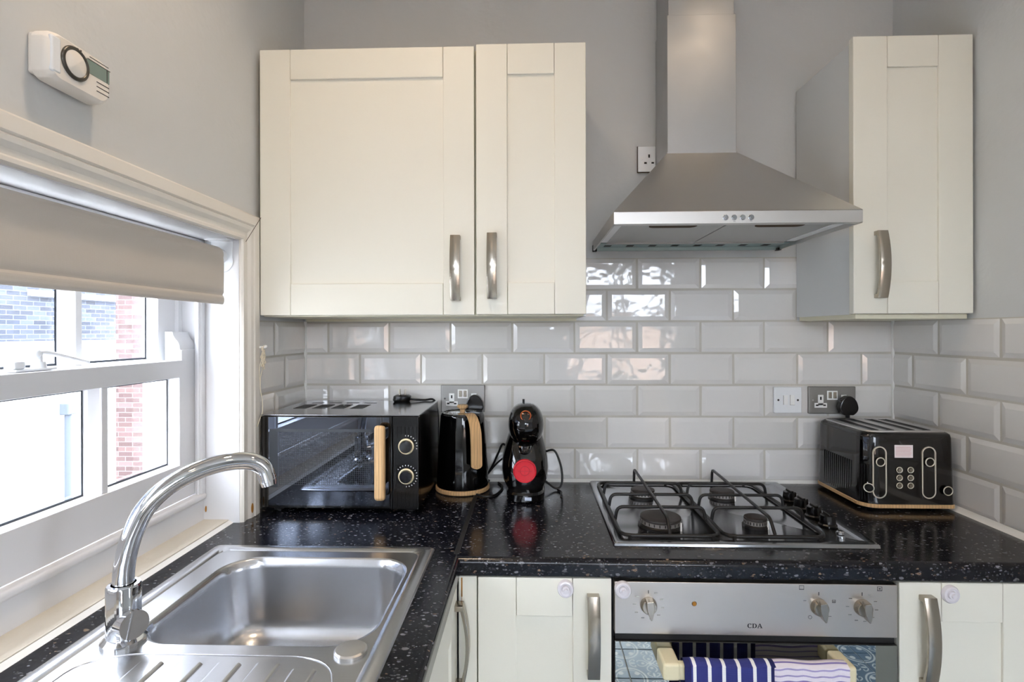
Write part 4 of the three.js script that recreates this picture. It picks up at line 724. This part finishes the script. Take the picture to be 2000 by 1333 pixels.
// ---------------------------------------------------------------- oven, towels, child lock pads
const font = await new FontLoader().loadAsync('fonts/droid/droid_serif_bold.typeface.json');
const { zP } = { zP: 0.602 };
{
  const x0 = 0.1795, x1 = 0.7665, t = thing('oven', 'built-in steel and black glass oven under the worktop', 'oven', [0.472, 0.13, 0.3]);
  part(t, 'housing', [box(x0, x1, 0.13, 0.856, 0.05, zP - 0.024), box(x0 - 0.003, x1 + 0.003, 0.13, 0.8585, zP - 0.03, zP - 0.02), box(x0 + 0.002, x1 - 0.002, 0.725, 0.745, zP - 0.03, zP - 0.008)], M.blackMatt);
  const p = part(t, 'control_panel', box(x0, x1, 0.744, 0.8655 - 0.011, zP - 0.02, zP, 0.0012), M.panel, 'brushed steel control panel');
  const knob = (x, y, a) => {
    const k = part(p, 'knob', [lathe([[0.0175, 0], [0.0175, 0.004], [0.0155, 0.012], [0.014, 0.0135], [0, 0.0135]], 36).rotateX(PI / 2).translate(x, y, zP)], M.nickel);
    const s = new THREE.Shape(); s.moveTo(-0.006, 0.0165); s.lineTo(0.006, 0.0165); s.quadraticCurveTo(0.009, 0, 0.0005, -0.0205); s.lineTo(-0.0005, -0.0205); s.quadraticCurveTo(-0.009, 0, -0.006, 0.0165);
    part(k, 'grip', extrude(s, 0.018, 0.001).rotateZ(a).translate(x, y, zP + 0.006), M.nickel);
    part(p, 'pointer_mark', box(x - 0.0008, x + 0.0008, y + 0.024, y + 0.031, zP, zP + 0.0003), M.ink);
  };
  knob(0.2505, 0.806, 0.06); knob(0.605, 0.807, 0.12); knob(0.694, 0.8075, 0.12);
  part(p, 'indicator_light', [cylZ(0.004, 0.003, 0.3465, 0.81, zP + 0.001, 20)], M.rust); part(p, 'indicator_ring', torusZ(0.0048, 0.0008, 0.3465, 0.81, zP, 24), M.nickel);
  const tg = new TextGeometry('CDA', { font, size: 0.0092, depth: 0.0004, curveSegments: 4 }); tg.computeBoundingBox(); const tw = tg.boundingBox.max.x;
  part(p, 'lettering', tg.scale(1.15, 1, 1).translate(0.4725 - tw * 0.575, 0.7605, zP), M.ink);
  const frame = (x, y, w, h) => [box(x - w, x + w, y + h - 0.0008, y + h, zP, zP + 0.0003), box(x - w, x + w, y - h, y - h + 0.0014, zP, zP + 0.0003), box(x - w, x - w + 0.0007, y - h, y + h, zP, zP + 0.0003), box(x + w - 0.0007, x + w, y - h, y + h, zP, zP + 0.0003)];
  part(p, 'symbol', [...frame(0.5695, 0.847, 0.005, 0.0045), ...frame(0.73, 0.8465, 0.005, 0.0045), ...frame(0.636, 0.819, 0.0035, 0.003), box(0.6345, 0.6375, 0.8185, 0.8195, zP, zP + 0.0003), box(0.728, 0.732, 0.8455, 0.8475, zP, zP + 0.0003), torusZ(0.0035, 0.0004, 0.587, 0.785, zP, 20), box(0.622, 0.631, 0.787, 0.7878, zP, zP + 0.0003), box(0.573, 0.579, 0.819, 0.82, zP, zP + 0.0003)], M.ink);
  const dm = []; for (const [x, y] of [[0.2505, 0.806], [0.694, 0.8075]]) for (let i = 0; i < 9; i++) { const a = 0.55 + i * 0.6; if (Math.abs(a - PI * 2) < 0.4) continue; dm.push(box(-0.0035, 0.0035, -0.0009, 0.0009, 0, 0.0003).translate(x + 0.03 * Math.sin(a), y + 0.03 * Math.cos(a), zP)); }
  part(p, 'dial_print', dm, M.nickel);
  const d = part(t, 'door', box(x0, x1, 0.16, 0.7285, zP - 0.02, zP - 0.0012, 0.0012), M.blackMatt);
  part(d, 'door_glass', box(x0 + 0.001, x1 - 0.001, 0.161, 0.7275, zP - 0.002, zP), M.ovenGlass, 'black mirror-like door glass');
  const yh = 0.7, zh = zP + 0.05;
  const h = part(d, 'handle', box(0.268, 0.645, yh - 0.0165, yh + 0.0165, zh - 0.009, zh + 0.009, 0.005), M.brassCream, 'cream bar handle');
  each(d, 'handle_post', [box(0.267, 0.302, yh - 0.0175, yh + 0.0175, zP - 0.001, zh + 0.0105, 0.006), box(0.62, 0.649, yh - 0.0175, yh + 0.0175, zP - 0.001, zh + 0.0105, 0.006)], M.brassCream);

  function towel(name, label, xa, xb, drop, map, dz) {
    const o = thing(name, label, 'towel', [(xa + xb) / 2, yh - drop, zh]);
    const top = yh + 0.0195, zi = zh - 0.0125, ze = zh + 0.0125, prof = [[zi - 0.001, yh - 0.1]];
    for (let i = 0; i <= 10; i++) { const a = PI - PI * i / 10; prof.push([zh + 0.0128 * Math.cos(a), top - 0.007 + 0.007 * Math.sin(a)]); }
    for (let i = 1; i <= 10; i++) prof.push([ze + 0.001 + dz * i / 10, top - 0.007 - drop * i / 10]);
    let len = [0]; for (let i = 1; i < prof.length; i++) len.push(len[i - 1] + Math.hypot(prof[i][0] - prof[i - 1][0], prof[i][1] - prof[i - 1][1]));
    const nx = 28, sheet = (off) => {
      const pos = [], uv = [], idx = [];
      prof.forEach(([z, y], j) => { for (let i = 0; i <= nx; i++) { const u = i / nx, hang = Math.max(0, j - 10) / 10, n = j === 0 ? 0 : 0; const wv = 0.003 * Math.sin(u * 11 + xa * 40) * (0.3 + hang) + 0.0015 * Math.sin(u * 27); pos.push(xa + (xb - xa) * u + 0.004 * Math.sin(j * 0.5) * hang, y + (j > 0 && j < 12 ? off + 0.0015 * Math.sin(u * 9) : 0), z + (j >= 10 ? off + wv : j <= 1 ? -off : 0)); uv.push(u, len[j] / len[len.length - 1]); } });
      for (let j = 0; j + 1 < prof.length; j++) for (let i = 0; i < nx; i++) { const a = j * (nx + 1) + i; idx.push(a, a + 1, a + nx + 1, a + 1, a + nx + 2, a + nx + 1); }
      const g = new THREE.BufferGeometry(); g.setAttribute('position', new THREE.Float32BufferAttribute(pos, 3)); g.setAttribute('uv', new THREE.Float32BufferAttribute(uv, 2)); g.setIndex(idx); g.computeVertexNormals(); g.userData.keepUV = true; return g;
    };
    const mat = std({ map, roughness: 0.95, bumpMap: rep(T.weave, 3), bumpScale: 0.0006 });
    const fold = [];
    const m = part(o, 'cloth', [sheet(0.0), sheet(0.003)], mat);
    return o;
  }
  const navy = canvasTex(512, 512, (c, w) => { c.fillStyle = '#33387c'; c.fillRect(0, 0, w, w); c.fillStyle = '#20235c'; c.fillRect(0, 0, 34, w); c.fillRect(w - 26, 0, 26, w); c.fillStyle = '#f1f0f0'; for (let i = 0; i < 6; i++) c.fillRect(44 + i * 84, 0, 20, w); });
  const lilac = canvasTex(512, 1024, (c, w, h) => { c.fillStyle = '#e9e2ec'; c.fillRect(0, 0, w, h); for (let i = 0; i < 36; i++) { c.fillStyle = i % 3 ? '#a79cc9' : '#8478b4'; c.fillRect(0, i * 28 + 8, w, i % 3 ? 7 : 10); } });
  towel('tea_towel', 'navy tea towel with white stripes hanging on the oven handle', 0.3085, 0.4875, 0.24, navy, 0.004);
  towel('tea_towel', 'white tea towel with lilac bands hanging on the oven handle', 0.484, 0.631, 0.26, lilac, 0.002);
}
function lockPad(label, x, y, z, s) {
  const t = thing('lock_pad', label, 'lock pad', [x, y, z], 0, 'child lock pads');
  part(t, 'pad', [lathe([[0.0175, 0], [0.0175, 0.004], [0.0155, 0.008], [0.0125, 0.0092], [0.011, 0.0072], [0.0085, 0.0062]], 36).scale(1, 1, 1.08).rotateX(PI / 2).rotateZ(s).translate(x, y, z)], M.silicone);
  part(t, 'button', [lathe([[0.0085, 0.006], [0.0075, 0.0105], [0.0045, 0.0115], [0.004, 0.015], [0, 0.016]], 28).rotateX(PI / 2).translate(x, y, z), box(-0.0045, 0.0045, -0.019, 0.0, 0.0002, 0.003, 0.001).rotateZ(s).translate(x, y, z)], M.silicone);
}
lockPad('round white lock pad on the cupboard door left of the oven', 0.0755, 0.838, 0.6, 0.1);
lockPad('round white lock pad on the steel oven panel', 0.1965, 0.8385, zP, 0.5);
lockPad('round white lock pad on the cupboard door right of the oven', 0.8735, 0.8375, 0.6, 0);

// ---------------------------------------------------------------- carbon monoxide alarm
{
  // local frame: x along the wall towards the corner (-z world), y up, z out of the wall (+x world)
  const t = thing('gas_alarm', 'white wall alarm with a round button and small display above the window', 'alarm', [XL - 0.005, 1.7645, 0.924], PI / 2);
  const P = (n, g, m, p = t) => mesh(n, g, m, p), W = 0.0585, H = 0.0735, Z = 0.035;
  P('wall_bracket', box(-0.0565, 0.054, 0.006, H - 0.006, 0, 0.012, 0.004), M.alarm);
  P('case', [loft([[0, 0.008], [0.0, 0.024], [0.003, 0.031], [0.008, 0.035], [0.014, Z]].map(([i, z]) => rrRing(-W + i * 0.7, 0.0 + i * 0.6, W - i * 0.5, H - i * 0.6, 0.018, 0, 8).map((p) => V(p.x, p.z, z)).reverse()), true, true, 0.7)], M.alarm);
  P('sounder_end', box(-W + 0.004, -W + 0.022, 0.01, H - 0.008, 0.028, Z + 0.0012, 0.005), M.whiteGloss);
  const ring = P('button_ring', [new THREE.TorusGeometry(0.0225, 0.0033, 12, 48).translate(-0.012, 0.04, Z + 0.0005)], std({ color: '#55524c', metalness: 0.6, roughness: 0.35 }), t);
  P('test_button', lathe([[0.0198, 0], [0.0198, 0.002], [0.017, 0.0035], [0, 0.004]], 40).rotateX(PI / 2).translate(-0.012, 0.04, Z), M.alarm);
  P('display', box(0.01, 0.0565, 0.0385, 0.0605, Z - 0.001, Z + 0.0006, 0.0004), M.lcd, t);
  P('display_bar', [box(0.0505, 0.052, 0.0385, 0.0605, Z + 0.0006, Z + 0.0009), box(0.012, 0.058, 0.06, 0.061, Z + 0.0005, Z + 0.0009)], M.ink);
  [0, 1, 2].map((i) => P('sounder_slot', box(0.03, 0.056, 0.016 + i * 0.0075, 0.0173 + i * 0.0075, Z - 0.0005, Z + 0.0004), M.ink));
  P('print', [box(-0.008, -0.0055, 0.065, 0.067, Z, Z + 0.0003), box(-0.002, 0.0005, 0.065, 0.067, Z, Z + 0.0003), box(0.016, 0.055, 0.065, 0.0661, Z, Z + 0.0003)], M.ink);
}

// ---------------------------------------------------------------- outside
{
  const b = thing('brick_building', 'pale brick building with a white rendered base seen through the window', 'building', [-8.2, -3, -4]);
  part(b, 'brick_wall', box(-8.6, -8, 1.25, 5.5, -16, 6), M.paleBrick);
  part(b, 'rendered_base', box(-8.6, -7.96, -3, 1.25, -16, 6), M.render);
  part(b, 'ledge', box(-8.05, -7.94, 1.98, 2.08, -16, -6.6, 0.01), M.render);
  part(b, 'roof', box(-8.8, -7.95, 5.5, 5.7, -16.2, 6.2), M.slate);
  const p = thing('brick_pier', 'red brick pier rising outside the window', 'pier', [-6, -3, -6.4]);
  part(p, 'shaft', box(-6.4, -5.95, -3, 5, -7.05, -6.4), M.redBrick); part(p, 'cap', box(-6.45, -5.9, 5, 5.1, -7.1, -6.35), M.render);
  for (const [x, z, label] of [[-7.84, -8.55, 'dark drainpipe on the white wall beside the brick pier'], [-7.84, -7.15, 'dark drainpipe on the white wall outside the left pane']]) {
    const q = thing('drainpipe', label, 'pipe', [x, -3, z]);
    part(q, 'pipe', cyl(0.05, 0.05, 3.2, 16).translate(x + 0.02, -1.5, z), M.pipe); part(q, 'hopper', box(x - 0.06, x + 0.1, 0.0, 0.2, z - 0.09, z + 0.09, 0.02), M.pipe);
  }
  struct('ground', box(-40, 40, -3.2, -3, -40, 40), M.ground);
  const r = thing('terrace_house', 'peach brick house standing opposite the rear window', 'house', [1, -3, 14]);
  part(r, 'wall', box(-6, 8, -3, 1.7, 14, 14.4), M.peach); part(r, 'roof', box(-6.2, 8.2, 1.7, 1.9, 13.8, 14.6), M.slate);
}

// ---------------------------------------------------------------- ceiling downlights
for (const [x, z, label, dim = 0.27] of [[-0.3, 0.95, 'recessed ceiling light above the sink', 1], [0.75, 0.95, 'recessed ceiling light in front of the hob'], [-0.2, 2.3, 'recessed ceiling light behind the sink run'], [0.9, 2.3, 'recessed ceiling light in the middle of the room'], [2.2, 2.3, 'recessed ceiling light by the side window'], [0.9, 3.7, 'recessed ceiling light by the rear window']]) {
  const t = thing('ceiling_light', label, 'ceiling light', [x, CEIL, z], 0, 'recessed ceiling lights');
  part(t, 'bezel', new THREE.TorusGeometry(0.042, 0.006, 10, 36).rotateX(PI / 2).translate(x, CEIL - 0.001, z), M.whiteGloss);
  part(t, 'lamp_face', cyl(0.036, 0.036, 0.003, 32).translate(x, CEIL - 0.002, z), std({ color: '#fff2dc', emissive: new THREE.Color(...WARM), emissiveIntensity: 22 * dim }));
  const l = new THREE.SpotLight(new THREE.Color(...WARM), LAMP * dim, 0, 1.35, 0.8, 2); l.position.set(x, CEIL - 0.02, z); l.target.position.set(x, 0, z); l.castShadow = true; l.shadow.radius = 3.5; scene.add(l, l.target);
}

scene.traverse((o) => { if (o.isMesh) { o.castShadow = o.receiveShadow = true; } });
renderer.render(scene, camera);
